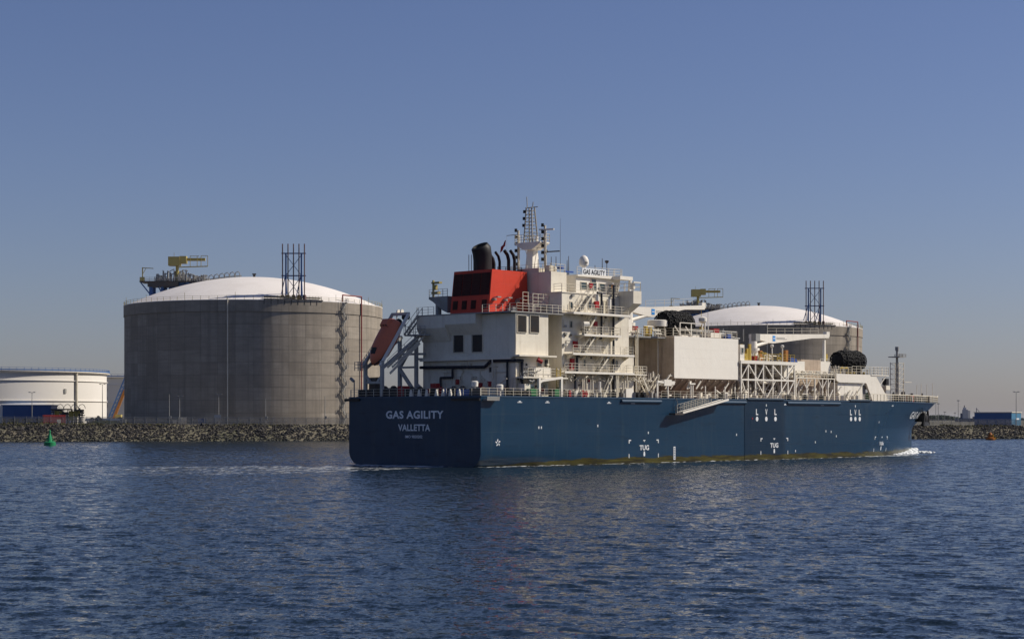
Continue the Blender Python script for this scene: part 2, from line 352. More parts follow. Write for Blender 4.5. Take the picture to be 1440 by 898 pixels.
gust.inputs['To Min'].default_value = 0.74; gust.inputs['To Max'].default_value = 1.0; lk(nt, fw, gust.inputs['Value'])
pa = vm('MULTIPLY', vm('SUBTRACT', ca, 0.5), (0.9, 0.9, 0)); pb = vm('MULTIPLY', vm('SUBTRACT', cb, 0.5), (0.9, 0.9, 0))
ps = nt.nodes.new('ShaderNodeVectorMath'); ps.operation = 'SCALE'; lk(nt, vm('ADD', pa, pb), ps.inputs[0]); lk(nt, gust.outputs[0], ps.inputs['Scale'])
nrm = vm('NORMALIZE', vm('ADD', gv.outputs['Normal'], ps.outputs[0]), None)
lk(nt, nrm, b.inputs['Normal'])
b.inputs['Base Color'].default_value = (0.010, 0.020, 0.030, 1); b.inputs['Roughness'].default_value = 0.09; b.inputs['IOR'].default_value = 1.33
# foam: wake trailing the transom, thin broken line at the shell
tc = nt.nodes.new('ShaderNodeTexCoord'); tc.object = ship
ss = nt.nodes.new('ShaderNodeSeparateXYZ'); lk(nt, tc.outputs['Object'], ss.inputs[0]); U, V = ss.outputs[0], ss.outputs[1]
mpf = nt.nodes.new('ShaderNodeMapping'); mpf.inputs['Scale'].default_value = (0.35, 0.8, 1); lk(nt, tc.outputs['Object'], mpf.inputs['Vector'])
ff, _ = noise(nt, mpf.outputs[0], 1.0, 9, 0.72)
ff2, _ = noise(nt, tc.outputs['Object'], 1.4, 6, 0.7)
vc = math_(nt, 'ADD', math_(nt, 'MULTIPLY', math_(nt, 'MULTIPLY', U, U), 0.0068), 12.0)
dv = math_(nt, 'ABSOLUTE', math_(nt, 'SUBTRACT', V, vc))
wid = ramp(nt, math_(nt, 'SUBTRACT', dv, math_(nt, 'MULTIPLY', U, -0.45)), 13.0, 5.0)
behind = math_(nt, 'MULTIPLY', ramp(nt, U, 0.5, -1.0), ramp(nt, U, -260.0, -10.0))
thr = math_(nt, 'MULTIPLY', math_(nt, 'MULTIPLY', wid, behind), 0.315)
wake = ramp(nt, math_(nt, 'ADD', math_(nt, 'ADD', math_(nt, 'MULTIPLY', ff, 0.75), math_(nt, 'MULTIPLY', ff2, 0.25)), thr), 0.79, 0.93)
wake = math_(nt, 'MULTIPLY', wake, math_(nt, 'MULTIPLY', behind, 0.8))
churn = math_(nt, 'MULTIPLY', math_(nt, 'MULTIPLY', ramp(nt, U, -7.0, -0.5), ramp(nt, U, 0.6, 0.2)), math_(nt, 'MULTIPLY', ramp(nt, V, 3.0, 8.0), ramp(nt, V, 26.0, 23.0)))
churn = ramp(nt, math_(nt, 'ADD', math_(nt, 'MULTIPLY', churn, 0.42), ff2), 0.66, 0.82)
line = math_(nt, 'MULTIPLY', math_(nt, 'MULTIPLY', ramp(nt, V, -1.5, -0.3), ramp(nt, V, 4.0, 2.0)), math_(nt, 'MULTIPLY', ramp(nt, U, -0.5, 1.0), ramp(nt, U, 118, 105)))
mpl = nt.nodes.new('ShaderNodeMapping'); mpl.inputs['Scale'].default_value = (0.22, 1.5, 1); lk(nt, tc.outputs['Object'], mpl.inputs['Vector'])
fl, _ = noise(nt, mpl.outputs[0], 1.0, 7, 0.7)
line = ramp(nt, math_(nt, 'ADD', math_(nt, 'MULTIPLY', line, 0.30), fl), 0.72, 0.82)
foam = math_(nt, 'MAXIMUM', math_(nt, 'MAXIMUM', wake, churn), line)
df = nt.nodes.new('ShaderNodeBsdfDiffuse'); df.inputs['Color'].default_value = (0.68, 0.70, 0.70, 1)
mx = nt.nodes.new('ShaderNodeMixShader'); lk(nt, math_(nt, 'MULTIPLY', foam, 0.8), mx.inputs[0]); lk(nt, b.outputs[0], mx.inputs[1]); lk(nt, df.outputs[0], mx.inputs[2])
lk(nt, mx.outputs[0], nt.nodes['Material Output'].inputs['Surface'])
me.materials.append(m)

# ---- land behind the channel
SH_A = Vector((-137.0, 499.0, 0)); SH_T = Vector((0.964, 0.266, 0)).normalized(); SH_N = Vector((-SH_T.y, SH_T.x, 0))
def bank_h(s): return 4.75-0.9*min(max(s/310, 0), 1)+0.10*math.sin(s*.21)+.08*math.sin(s*.57+1)
def shore(s, off, z=0): p = SH_A+SH_T*s+SH_N*off; return Vector((p.x, p.y, z))
ss_ = [-4000, -800, -200]+list(np.arange(-100, 420, 20.0))+[600, 1200, 3000, 9000]
prof = [(-14, -2.5), (-1.0, -0.45), (4.5, 0.44), (10.2, 0.94), (12.5, 1.0), (60, 1.0), (400, 1.0), (3000, 1.0), (16000, 1.0)]
mb = MB(); vs = []; fs = []
for s in ss_:
    for (off, k) in prof: vs.append(shore(s, off, k*bank_h(s) if k > 0 else k))
n = len(prof)
for i in range(len(ss_)-1):
    for j in range(n-1): fs.append((i*n+j, (i+1)*n+j, (i+1)*n+j+1, i*n+j+1))
mb.add(vs, fs); land = mb.build('ground', 'ground'); tag(land, 'low grassy industrial land behind the channel bank', None, None, 'structure')
# rip-rap
ico = bmesh.new(); bmesh.ops.create_icosphere(ico, subdivisions=1, radius=1.0)
iv = np.array([v.co[:] for v in ico.verts]); iff = np.array([[v.index for v in f.verts] for f in ico.faces]); ico.free()
N = 23000; rg = np.random.default_rng(3)
S = rg.uniform(-45, 350, N); O = rg.uniform(-1.8, 10.6, N)
V_all = np.zeros((N, 12, 3)); 
for i in range(N):
    bh = bank_h(S[i]); k = np.interp(O[i], [p[0] for p in prof[:5]], [p[1] if p[1] < 0 else p[1]*bh for p in prof[:5]])
    p = shore(S[i], O[i], k+rg.uniform(-0.15, 0.25)); sc = rg.uniform(0.15, 0.40)*(1.9 if rg.random() < 0.05 else 1)*np.array([rg.uniform(0.7, 1.3), rg.uniform(0.7, 1.3), rg.uniform(0.55, 1.0)])
    a, c_ = rg.uniform(0, 6.28, 2); Rm = np.array(Matrix.Rotation(a, 3, 'Z') @ Matrix.Rotation(c_, 3, 'X'))
    V_all[i] = (iv*rg.uniform(0.72, 1.15, (12, 1))*sc) @ Rm.T+np.array(p)
F_all = (iff[None]+12*np.arange(N)[:, None, None]).reshape(-1, 3)
me = bpy.data.meshes.new('rocks'); me.from_pydata(V_all.reshape(-1, 3).tolist(), [], F_all.tolist()); me.update(); me.materials.append(M['rock'])
rk = bpy.data.objects.new('riprap_rocks', me); COL.objects.link(rk); tag(rk, 'dark tumbled riprap stones lining the far channel bank', 'rocks', None, 'stuff')
# rough grass on the crest
mb = MB()
for i in range(9000):
    s = random.uniform(-45, 350); o = random.gauss(11.2, 1.1)
    p = shore(s, o, bank_h(s)*np.interp(o, [4.5, 10.2, 12.5], [0.44, 0.94, 1.0])-0.05); a = random.uniform(0, 6.28); h = random.uniform(0.15, 0.55)*(1.6 if math.sin(s*0.11)+math.sin(s*0.047+1) > 0.9 else 0.8); w_ = random.uniform(0.1, 0.3)
    d = Vector((math.cos(a), math.sin(a), 0))*w_
    mb.add([p-d, p+d, p+Vector((random.uniform(-.2, .2), random.uniform(-.2, .2), h))], [(0, 1, 2)])
tag(mb.build('crest_grass', 'grass'), 'rough dry grass along the crest of the bank', 'grass', None, 'stuff')

# ================================================================ SHORE THINGS
def at(px, depth, z=None, py=None):       # photograph bearing at a given distance -> world
    x = (px-720)/2618*depth
    return Vector((x, depth, (6.1+(589-py)*depth/2618) if z is None else z))
GZ = 4.3
TR = 40.0; WT = 36.7; RISE = 9.6      # tank radius, wall height above ground, dome rise
def dome_z(x, y): return WT-0.1+RISE*(1-(x*x+y*y)/(TR*TR))
def lng_tank(loc, label):
    t = empty('storage_tank', loc, 0, label, 'storage tank', 'concrete gas storage tanks')
    MB().lathe([(TR-0.07, -1), (TR-0.07, WT-0.3)], n=192, cap=False).build('wall_core', 'concrete_joint', t, 30)
    # pour panels: one shared mesh for the wall, one for the ring beam
    ncol = 48; da = 2*math.pi/ncol
    def panel(h, r, gap=0.02, seg=4):
        mb = MB(); g = gap/TR; a0, a1 = -da/2+g, da/2-g; vs = []; fs = []
        for k in range(seg+1):
            a = a0+(a1-a0)*k/seg
            for (q, z) in ((r-0.3, gap), (r, gap+0.02), (r, h-gap-0.02), (r-0.3, h-gap)): vs.append((q*math.cos(a), q*math.sin(a), z))
        for k in range(seg):
            for j in range(3): fs.append((k*4+j, k*4+4+j, k*4+5+j, k*4+1+j))
        fs += [(0, 1, 2, 3), tuple(seg*4+j for j in (3, 2, 1, 0))]
        mb.add(vs, fs); return mb
    rows = 9; ph = (WT-3.4)/rows; src = None; ring = None
    for c in range(ncol):
        a = -math.pi/2+(c+0.5)*da
        if math.sin(a) > 0.19: continue
        for r_ in range(rows):
            if src is None: src = panel(ph, TR).build('concrete_panel', 'concrete', t, 30); o = src
            else: o = src.copy(); COL.objects.link(o); o.parent = t
            o.location = (0, 0, r_*ph); o.rotation_euler = (0, 0, a)
        if ring is None: ring = panel(3.35, TR+0.22).build('ring_beam_panel', 'concrete', t, 30); o = ring
        else: o = ring.copy(); COL.objects.link(o); o.parent = t
        o.location = (0, 0, WT-3.4); o.rotation_euler = (0, 0, a)
    prof_ = [(TR+0.25, WT-0.06), (TR+0.25, WT+0.12)]+[(TR*math.cos(q), WT-0.1+RISE*(1-math.cos(q)**2)) for q in np.linspace(0.06, math.pi/2-0.001, 16)]
    d = MB().lathe(prof_, n=128).build('dome_roof', 'dome_white', t, 25)
    mb = MB()
    for k in range(96):
        a = 2*math.pi*k/96; b_ = 2*math.pi*(k+1)/96; r_ = TR+0.1; p = (r_*math.cos(a), r_*math.sin(a)); q_ = (r_*math.cos(b_), r_*math.sin(b_))
        mb.beam((*p, WT+.1), (*p, WT+1.3 if k % 6 else WT+2.3), 0.09)
        for z in (0.7, 1.25): mb.beam((*p, WT+z), (*q_, WT+z), 0.06)
    mb.build('rim_railing', 'crane_yellow', t)
    # vent stacks in a blue lattice tower on the rim
    tx, ty = 16.4, -34.2; zb = dome_z(tx, ty)
    mb = MB()
    for i in (-1, 1):
        mb.beam((tx+i*2.3, ty, zb-0.6), (tx+i*2.3, ty, zb+13.2), 0.42)
        mb.beam((tx+i*2.3, ty+3.0, zb-0.5), (tx+i*2.3, ty+0.1, zb+7.0), 0.3)
        mb.beam((tx+i*2.3-2.0, ty+2.2, zb-0.4), (tx+i*2.3-0.1, ty, zb+6.9), 0.2)
    for z in (6.6, 13.2): mb.beam((tx-3.6, ty, zb+z), (tx+3.6, ty, zb+z), 0.34); mb.beam((tx-3.6, ty+0.7, zb+z), (tx+3.6, ty+0.7, zb+z), 0.2)
    for a0, a1 in ((0.3, 6.4), (6.8, 12.6)):
        mb.beam((tx-2.2, ty, zb+a0), (tx+2.2, ty, zb+a1), 0.16); mb.beam((tx+2.2, ty, zb+a0), (tx-2.2, ty, zb+a1), 0.16)
    mb.build('vent_tower', 'blue_steel', t)
    for i in range(5):
        x = tx+(i-2)*1.62
        mb = MB().tube((x, ty-0.45, zb-0.8), (x, ty-0.45, zb+16.0), 0.17, 8); mb.tube((x, ty-0.45, zb-0.9), (x, ty-0.45, zb+0.9), 0.5, 10)
        mb.build('vent_stack', 'stack_brown', t, 40)
    mb = MB()
    r_ = TR-0.6
    pts = [(r_*math.cos(a), r_*math.sin(a)) for a in np.linspace(R(-78), R(-52), 10)]
    for p, q_ in zip(pts[:-1], pts[1:]):
        mb.beam((*p, WT+0.25), (*q_, WT+0.25), 2.2, 0.3); mb.rail([(*p, WT+0.4), (*q_, WT+0.4)], 1.1, 0.9, 0.05)
        mb.beam((p[0]*1.02, p[1]*1.02, WT-1.2), (p[0]*1.02, p[1]*1.02, WT+0.4), 0.2)
        mb.tube((p[0]*0.985, p[1]*0.985, WT+1.0), (q_[0]*0.985, q_[1]*0.985, WT+1.0), 0.24)
    mb.build('rim_platform', 'dark_steel', t)
    # stair tower up the wall
    a = math.atan2(-26.3, 30.2); er = Vector((math.cos(a), math.sin(a), 0)); et = Vector((-er.y, er.x, 0)); mb = MB(); mp_ = MB()
    for i in (-1, 1):
        for k in (0.4, 1.1): p = er*(TR+k)+et*i*.8; mb.beam((p.x, p.y, 0), (p.x, p.y, WT+1.5), 0.09)
    z = 0.0; sg = 1
    while z < WT-2:
        p = er*(TR+0.4)-et*sg*0.75; q_ = er*(TR+0.4)+et*sg*0.75
        mb.stair((p.x, p.y, z), (q_.x, q_.y, z+2.45), 0.5, er)
        z += 2.45; sg = -sg
        c_ = er*(TR+.75)+et*sg*-1.0
        mp_.ibox((c_.x, c_.y, z), (0.8, 0.7, 0.1), a); mp_.rail([(c_.x-et.x*.4+er.x*.4, c_.y-et.y*.4+er.y*.4, z), (c_.x+et.x*.4+er.x*.4, c_.y+et.y*.4+er.y*.4, z)], 1.0, 0.7, 0.05)
    mb.build('stair_tower', 'grey_steel', t); tag(mp_.build('stair_landings', 'grey_steel', t), None, None, None, 'stuff')
    # fire water pipe arching over the rim
    p = er; a2 = math.atan2(-19.6, 35.0); e2 = Vector((math.cos(a2), math.sin(a2), 0)); P0 = e2*(TR+0.45)
    a3 = math.atan2(-25.5, 30.8); P1 = Vector((math.cos(a3), math.sin(a3), 0))*(TR-1.0)
    MB().path([(P0.x, P0.y, 0), (P0.x, P0.y, WT+2.2), (P1.x, P1.y, WT+2.4), (P1.x, P1.y, WT+0.4)], 0.2, 8).build('fire_pipe', 'pipe_red', t, 40)
    MB().path([(-2.2, -TR-0.5, -1), (-2.2, -TR-0.5, WT+0.6)], 0.17, 8).build('conduit', 'cream_rail', t, 40)
    # pump platform, legs, equipment, jib crane
    zp = 44.6; y0 = 1.0; mb = MB()
    for (x, y) in ((-32.2, -1.5), (-28.6, -1.5), (-32.2, 4), (-28.6, 4), (-24.5, -1.5), (-20.5, -1.5)):
        mb.tube((x, y, dome_z(x, y)-0.4), (x, y, zp), 0.55 if x < -27 else 0.8, 8)
    mb.beam((-32.2, -1.5, zp-4), (-35.4, -1.5, zp), 0.35); mb.beam((-28.6, -1.5, zp-3.6), (-30.6, -1.5, zp), 0.3)
    mb.box(-26.6, -17.5, -1.2, 3.5, zp-3.4, zp-0.05)
    mb.build('pump_platform_legs', 'blue_steel', t)
    mb = MB().box(-35.5, -13.5, -3, 5, zp, zp+0.35); mb.box(-33, -23.5, -2.8, 3, zp-1.4, zp); mb.build('pump_platform', 'dark_steel', t)
    mb = MB().rail([(-35.4, -2.9, zp+.35), (-13.6, -2.9, zp+.35)], 1.2, 1.6, 0.06)
    mb.rail([(-35.4, 4.9, zp+.35), (-13.6, 4.9, zp+.35)], 1.2, 1.6, 0.06); mb.build('platform_railing', 'cream_rail', t)
    mb = MB(); rg = random.Random(2)
    for i in range(120):
        x = rg.uniform(-31, -15); y = rg.uniform(-2.4, 3.5); h = rg.uniform(0.8, 3.2)*(1.2 if -29 < x < -21 else .8)
        mb.tube((x, y, zp+.3), (x, y, zp+.3+h), rg.uniform(0.1, 0.3), 6)
        if i % 2: mb.tube((x, y, zp+.3+h), (x+rg.uniform(-2, 2), y, zp+.3+h*rg.uniform(.6, 1)), 0.14, 6)
        if i % 5 == 0: mb.box(x-.5, x+.5, y-.4, y+.4, zp+.3, zp+1.3)
    for i in range(9):
        x = -19+i*1.7; y = -3+rg.uniform(-1, 1); z = dome_z(x, y)
        mb.path([(x, y, z-0.3), (x, y, z+1.5), (x+.9, y, z+1.9), (x+1.4, y, z+1.3), (x+1.4, y, z-.3)], 0.13, 6)
        mb.tube((x, y+1, z+.5), (x+1.8, y+1, dome_z(x+1.8, y+1)+.5), 0.2, 6)
    tag(mb.build('pump_pipework', 'grey_steel', t), None, None, None, 'stuff')
    mb = MB().tube((-24, -1, zp), (-24, -1, zp+5.4), 0.5, 10)
    mb.box(-26.6, -23.0, -2.6, 0.6, zp+5.2, zp+8.0); mb.box(-23.1, -21.0, -2.2, 0.2, zp+5.9, zp+8.2)
    mb.beam((-22, -1, zp+7.2), (-15.2, -1, zp+7.2), 0.7, 0.9); mb.beam((-24, -1.9, zp+4.7), (-14.4, -1.9, zp+5.0), 0.3)
    for x in (-19.8, -17.6, -16.4, -14.3): mb.beam((x, -1.9, zp+4.9), (x, -1.9, zp+8.3), 0.16)
    mb.beam((-19.8, -1.9, zp+8.2), (-17.0, -1.9, zp+8.2), 0.16); mb.beam((-16.4, -1.9, zp+8.3), (-14.3, -1.9, zp+8.3), 0.16)
    mb.beam((-25, -1, zp+8), (-25, -1, zp+9.3), 0.1)
    mb.build('jib_crane', 'crane_yellow', t, 35)
    MB().beam((-34.6, -2.4, zp), (-34.6, -2.4, zp+4.6), 0.3).beam((-34.8, -2.4, zp+4.5), (-31.2, -2.4, zp+4.3), 0.22).beam((-34.6, -2.4, zp+2.5), (-33.5, -2.4, zp+4.4), 0.14).box(-35.3, -34, -3, -1.8, zp+.3, zp+1.5).build('monitor_davit', 'crane_yellow', t)
    MB().beam((0, 0, WT+RISE-0.6), (0, 0, WT+RISE+1.1), 0.7).beam((-.6, 0, WT+RISE+1), (.6, 0, WT+RISE+1), 0.4).build('dome_hatch', 'dark_steel', t)
    return t
lng_tank((-81.0, 585.0, GZ), 'grey concrete storage tank with white dome, whole width visible, left of the ship')
lng_tank((97.0, 732.0, GZ), 'grey concrete storage tank with white dome, partly hidden behind the ship')

def oil_tank(loc, r, h, label):
    t = empty('oil_tank', loc, 0, label, 'oil tank', 'white oil tanks')
    MB().lathe([(r, -1), (r, h)], n=128, cap=False).build('shell', 'oil_tank_white', t, 30)
    for k, z in enumerate((0.45, 0.83)): MB().lathe([(r-.1, z*h-.12), (r+.35, z*h-.1), (r+.35, z*h+.1), (r-.1, z*h+.14)], n=128, cap=False).build('wind_girder', 'oil_tank_white', t, 30)
    MB().lathe([(r+.02, h-.5), (r+1.0, h-.1), (r+1.0, h+.15), (r-.8, h+.25), (r-1, h-.4)], n=128, cap=False).build('rim_walkway', 'oil_tank_white', t, 30)
    MB().lathe([(r-.9, h-0.2), (r*.5, h-0.1), (0.3, h)], n=96).build('floating_roof', 'grey_steel', t, 30)
    mb = MB()
    for k in range(110):
        a = 2*math.pi*k/110; b_ = 2*math.pi*(k+1)/110; q = r+.9
        p = (q*math.cos(a), q*math.sin(a)); p2 = (q*math.cos(b_), q*math.sin(b_))
        mb.beam((*p, h+.1), (*p, h+1.2), 0.12); mb.beam((*p, h+.45), (*p2, h+.45), 0.5, 0.35); mb.beam((*p, h+1.15), (*p2, h+1.15), 0.09)
    mb.build('rim_railing', 'blue_steel', t)
    return t
t = oil_tank((-181, 634, GZ), 42, 17.3, 'white steel oil tank cut by the left edge of the picture')
a = math.atan2(-19.8, 37.0)
MB().path([(42.4*math.cos(a), 42.4*math.sin(a), 0), (42.4*math.cos(a), 42.4*math.sin(a), 17)], 0.4, 8).build('riser_pipe', 'cream_rail', t, 40)
MB().ibox((34.6, -24.0, 11), (.9, .3, 1.5), a+math.pi/2).build('sign_box', 'grey_steel', t)
t = oil_tank((-146.5, 752, GZ), 42, 17.7, 'white oil tank mostly hidden behind the concrete tank on the left')
mb = MB()
for i in range(3):
    for j in range(2): mb.beam((-14+i*3, -41, 0), (-14+i*3, -41, 13), 0.3)
for k in range(1, 5): mb.beam((-14, -41, k*3.1), (-8, -41, k*3.1), 0.25); mb.rail([(-14, -41.5, k*3.1), (-8, -41.5, k*3.1)], 1.1, 1.2, 0.06)
mb.build('stair_frame', 'grey_steel', t)

def lamp(px, depth, h, label, head=True):
    p = at(px, depth, (4.6 if px < 720 else 3.8)); t = empty('lamp_post', p, 0, label, 'lamp post', 'lamp posts on the bank')
    MB().tube((0, 0, 0), (0, 0, h), 0.14, 6, 0.07).build('pole', 'grey_steel', t, 40)
    if head:
        MB().beam((-0.7, 0, h), (0.7, 0, h), 0.1).ibox((-0.7, 0, h+.1), (0.6, 0.35, 0.2), 0).ibox((0.7, 0, h+.1), (0.6, 0.35, 0.2), 0).build('lamp_head', 'grey_steel', t)
    else:
        MB().ibox((0.2, 0, h*0.12+1), (0.7, 0.4, 0.8)).build('control_box', 'grey_steel', t)
lamp(238, 531, 8.6, 'slim lamp post with a small box, before the dark concrete tank', False)
lamp(252.5, 532, 8.0, 'lamp post beside the cream crates in front of the concrete tank')
lamp(307.5, 535, 8.6, 'lamp post above the square sign board in front of the concrete tank')
lamp(373.5, 538, 7.4, 'thin pole right of the bright conduit on the concrete tank', False)
lamp(45, 540, 9.2, 'lamp post in front of the blue shed and white oil tank')
lamp(457, 548, 8.2, 'slim pole at the foot of the stair tower on the concrete tank', False)
lamp(144, 590, 12.5, 'tall lamp post at the right edge of the white oil tank')
lamp(1429, 600, 11.0, 'lamp post beside the blue warehouse at the right edge')

# fence on the crest
def fence(s0, s1, off, label):
    t = empty('chain_link_fence', shore(s0, off, 0), 0, label, 'fence', 'chain link fences on the bank'); o = t.location.copy()
    n = int((s1-s0)/3.2); src = None; mb = MB()
    for i in range(n+1):
        s = s0+(s1-s0)*i/n; p = shore(s, off, bank_h(s)-.2)-o
        if src is None: src = MB().beam((0, 0, 0), (0, 0, 2.35), 0.09).build('post', 'grey_steel', t); q_ = src
        else: q_ = src.copy(); COL.objects.link(q_); q_.parent = t
        q_.location = p
    a = shore(s0, off, bank_h(s0)-.2)-o; c_ = shore(s1, off, bank_h(s1)-.2)-o
    for z in (0.2, 1.1, 2.3): mb.beam(a+Vector((0, 0, z)), c_+Vector((0, 0, z)), 0.05)
    mb.build('wire', 'grey_steel', t)
    MB().hexa([a, c_, c_+SH_N*0.03, a+SH_N*.03, a+Vector((0, 0, 2.2)), c_+Vector((0, 0, 2.2)), c_+SH_N*0.03+Vector((0, 0, 2.2)), a+SH_N*.03+Vector((0, 0, 2.2))]).build('wire_mesh', 'chain_link', t)
fence(-45, 130, 13.2, 'grey chain link fence along the bank left of the ship')
fence(245, 345, 13.5, 'grey chain link fence along the bank right of the ship')

# containers, crates, signs
def container(px, depth, L, W, H, mat, name, label, rz=0.12, ribs=True, z=None):
    p = at(px, depth, 4.72 if z is None else z); t = empty(name, p, rz, label, 'container' if 'container' in name else 'crate')
    mb = MB().box(-L/2, L/2, -W/2, W/2, 0.12, H); mb.build('body', mat, t)
    mb = MB()
    if ribs:
        k = int(L/0.4)
        for i in range(k): x = -L/2+.2+i*(L-.4)/max(1, k-1); mb.box(x-.08, x+.08, -W/2-.06, -W/2-.001, 0.25, H-.15)
        for i in range(int(W/.4)): y = -W/2+.25+i*.42; mb.box(-L/2-.05, -L/2-.001, y-.07, y+.07, .25, H-.15)
    for x in (-L/2-.04, L/2-.08):
        for y in (-W/2-.04, W/2-.08): mb.box(x, x+.12, y, y+.12, 0, H+.04)
    mb.build('corner_posts', mat, t)
    return t
container(76, 524, 6.0, 2.5, 2.55, 'container_red', 'shipping_container', 'small red shipping container on the bank below the oil tank', 0.35)
container(256.5, 531, 2.2, 1.6, 1.9, 'cream_rail', 'storage_crate', 'larger cream crate at the foot of the lamp post', 0.2)
container(245.5, 530, 0.9, 0.8, 1.1, 'cream_rail', 'storage_crate', 'smallest cream crate left of the larger crate on the bank', 0.1, False)
container(284, 531, 2.2, 1.6, 1.5, 'shed_blue', 'storage_crate', 'blue crate on the bank before the concrete tank', 0.15)
container(173, 530, 1.6, 1.4, 1.3, 'grey_steel', 'storage_crate', 'grey crate at the left foot of the concrete tank', 0.1, False)
container(129, 528, 1.4, 1.2, 1.3, 'grey_steel', 'storage_crate', 'pale grey crate on the bank beside the hedge', 0.1, False)
p = at(306, 529, 4.6); t = empty('sign_board', p, 0.1, 'square grey notice board on two posts by the channel', 'sign')
MB().box(-0.95, 0.95, -.05, .05, 1.0, 2.7).build('board', 'davit_grey', t)
for x in (-.6, .6): MB().beam((x, .1, 0), (x, .1, 2.6), 0.12).build('post', 'grey_steel', t)
p = at(83.3, 521, 4.75); t = MB().hexa([(-.5, -.3, 0), (.5, -.3, 0), (.5, -.2, 0), (-.5, -.2, 0), (-.75, .35, 1.3), (.35, .35, 1.3), (.35, .45, 1.3), (-.75, .45, 1.3)]).build('plywood_board', 'cream_rail'); t.location = p
tag(t, 'pale board leaning on the red container', 'board')
p = at(24, 600, 4.6); t = MB().box(-12, 12, -4, 4, 0, 5.9).build('shed', 'shed_blue'); t.location = p
t2 = t; t = empty('warehouse', p, 0, 'long low blue warehouse in front of the white oil tank', 'building'); t2.parent = t; t2.location = (0, 0, 0); t2.name = 'wall'
MB().box(-12.2, 12.2, -4.2, 4.2, 5.9, 6.1).build('roof', 'blue_steel', t)
for i in range(5): MB().box(-10.5+i*4.4, -7+i*4.4, -4.06, -4.001, .6, 1.6).build('window', 'dark_vent', t)
p = at(1396, 640, 3.7); t = empty('warehouse', p, R(-36), 'blue box-shaped warehouse on the bank at the right edge', 'building')
MB().box(-6.6, 6.6, 0, 9, 0, 4.6).build('wall', 'shed_blue', t)
MB().box(6.61, 6.7, 0.05, 8.9, 0.1, 4.55).build('lit_side_sheet', 'shed_blue_lit', t)  # thin sheet added so the sunlit side is painted brighter
MB().box(-6.8, 6.9, -.2, 9.2, 4.6, 4.85).build('roof', 'cream_rail', t)
MB().box(6.7, 6.74, 4, 7, 2.2, 2.7).build('sign_panel', 'hull_mark', t)
# pipework station with arching vents
p = at(96, 575, 4.6); t = empty('pipe_station', p, 0.1, 'cluster of dark pipework with arching vents left of the concrete tank', 'pipework'); rg = random.Random(4)
mb = MB()
for i in range(5): mb.box(-4.3+i*2.1, -4.1+i*2.1, -1.6, -1.4, 0, 4.4); mb.box(-4.3+i*2.1, -4.1+i*2.1, 1.4, 1.6, 0, 4.4)
for z in (2.0, 3.2, 4.3): mb.box(-4.4, 4.5, -1.7, -1.45, z, z+.18); mb.box(-4.4, 4.5, 1.45, 1.7, z, z+.18)
mb.build('rack', 'dark_steel', t)
mb = MB()
for i in range(26): x = rg.uniform(-4, 4); y = rg.uniform(-1.3, 1.3); z = rg.uniform(.3, 4.6); mb.tube((x-1.5, y, z), (x+1.5, y, z), rg.uniform(.1, .3), 6)
for i in range(18): x = rg.uniform(-4, 4); y = rg.uniform(-1.8, 1.8); mb.tube((x, y, 0), (x, y, rg.uniform(2, 5)), rg.uniform(.1, .25), 6)
mb.build('pipes', 'dark_steel', t)
mb = MB()
for i in range(4):
    x = -3.6+i*2.2; mb.path([(x, 0, 4), (x+.1, 0, 5.2), (x+.6, 0, 5.9), (x+1.3, 0, 6.1), (x+1.9, 0, 5.7), (x+2.2, 0, 4.8)], .09, 6)
mb.build('vent_arch', 'dark_steel', t)
mb = MB()
for i in range(7): x = -4+rg.uniform(0, 8); mb.box(x, x+rg.uniform(.5, 1.6), -1.9, -1.7, rg.uniform(.5, 3.5), 4)
mb.build('panels', 'yellow', t)
t = MB(); 
for i in range(3): t.tube((-5, i*.5, .5+i*.15), (6, i*.5, .5+i*.15), .22, 8)
for i in range(5): t.box(-4.5+i*2.3, -4.3+i*2.3, -.2, 1.2, -.6, .6)
t = t.build('pipeline', 'cream_clean', None, 40); t.location = at(143, 560, 5.3); tag(t, 'white pipeline on low supports left of the concrete tank', 'pipeline')
# mobile crane behind the tank
p = at(151, 655, GZ); t = empty('mobile_crane', p, 0, 'mobile crane with long dark and orange boom behind the concrete tank', 'crane')
mb = MB(); A = Vector((1, 0, 2.5)); Bv = Vector((13.5, 0, 33.0)); e = (Bv-A).normalized()
for k in range(22):
    q0 = A.lerp(Bv, k/22); q1 = A.lerp(Bv, (k+1)/22); w0 = 0.55
    for sx, sy in ((-1, -1), (1, -1), (1, 1), (-1, 1)): mb.beam(q0+Vector((sx*w0, sy*w0, 0)), q1+Vector((sx*w0, sy*w0, 0)), .22)
    mb.beam(q0+Vector((-w0, -w0, 0)), q1+Vector((w0, -w0, 0)), .14); mb.beam(q0+Vector((w0, w0, 0)), q1+Vector((-w0, w0, 0)), .14)
mb.build('boom', 'blue_steel', t)
MB().beam((2.2, -.8, 1.5), (6.4, -.8, 12), 1.0, .9).beam((6.0, -.8, 11.4), (7.9, -.8, 12.1), .9).build('boom_base', 'crane_orange', t)
MB().box(-4, 5, -1.5, 1.5, .6, 1.9).box(3, 5, -1.4, 1.4, 1.9, 3.4).build('carrier', 'crane_yellow', t)
for x in (-3, -1.5, 2, 3.6): MB().tube((x, -1.6, .6), (x, 1.6, .6), .6, 12).build('wheel', 'rubber', t, 40)
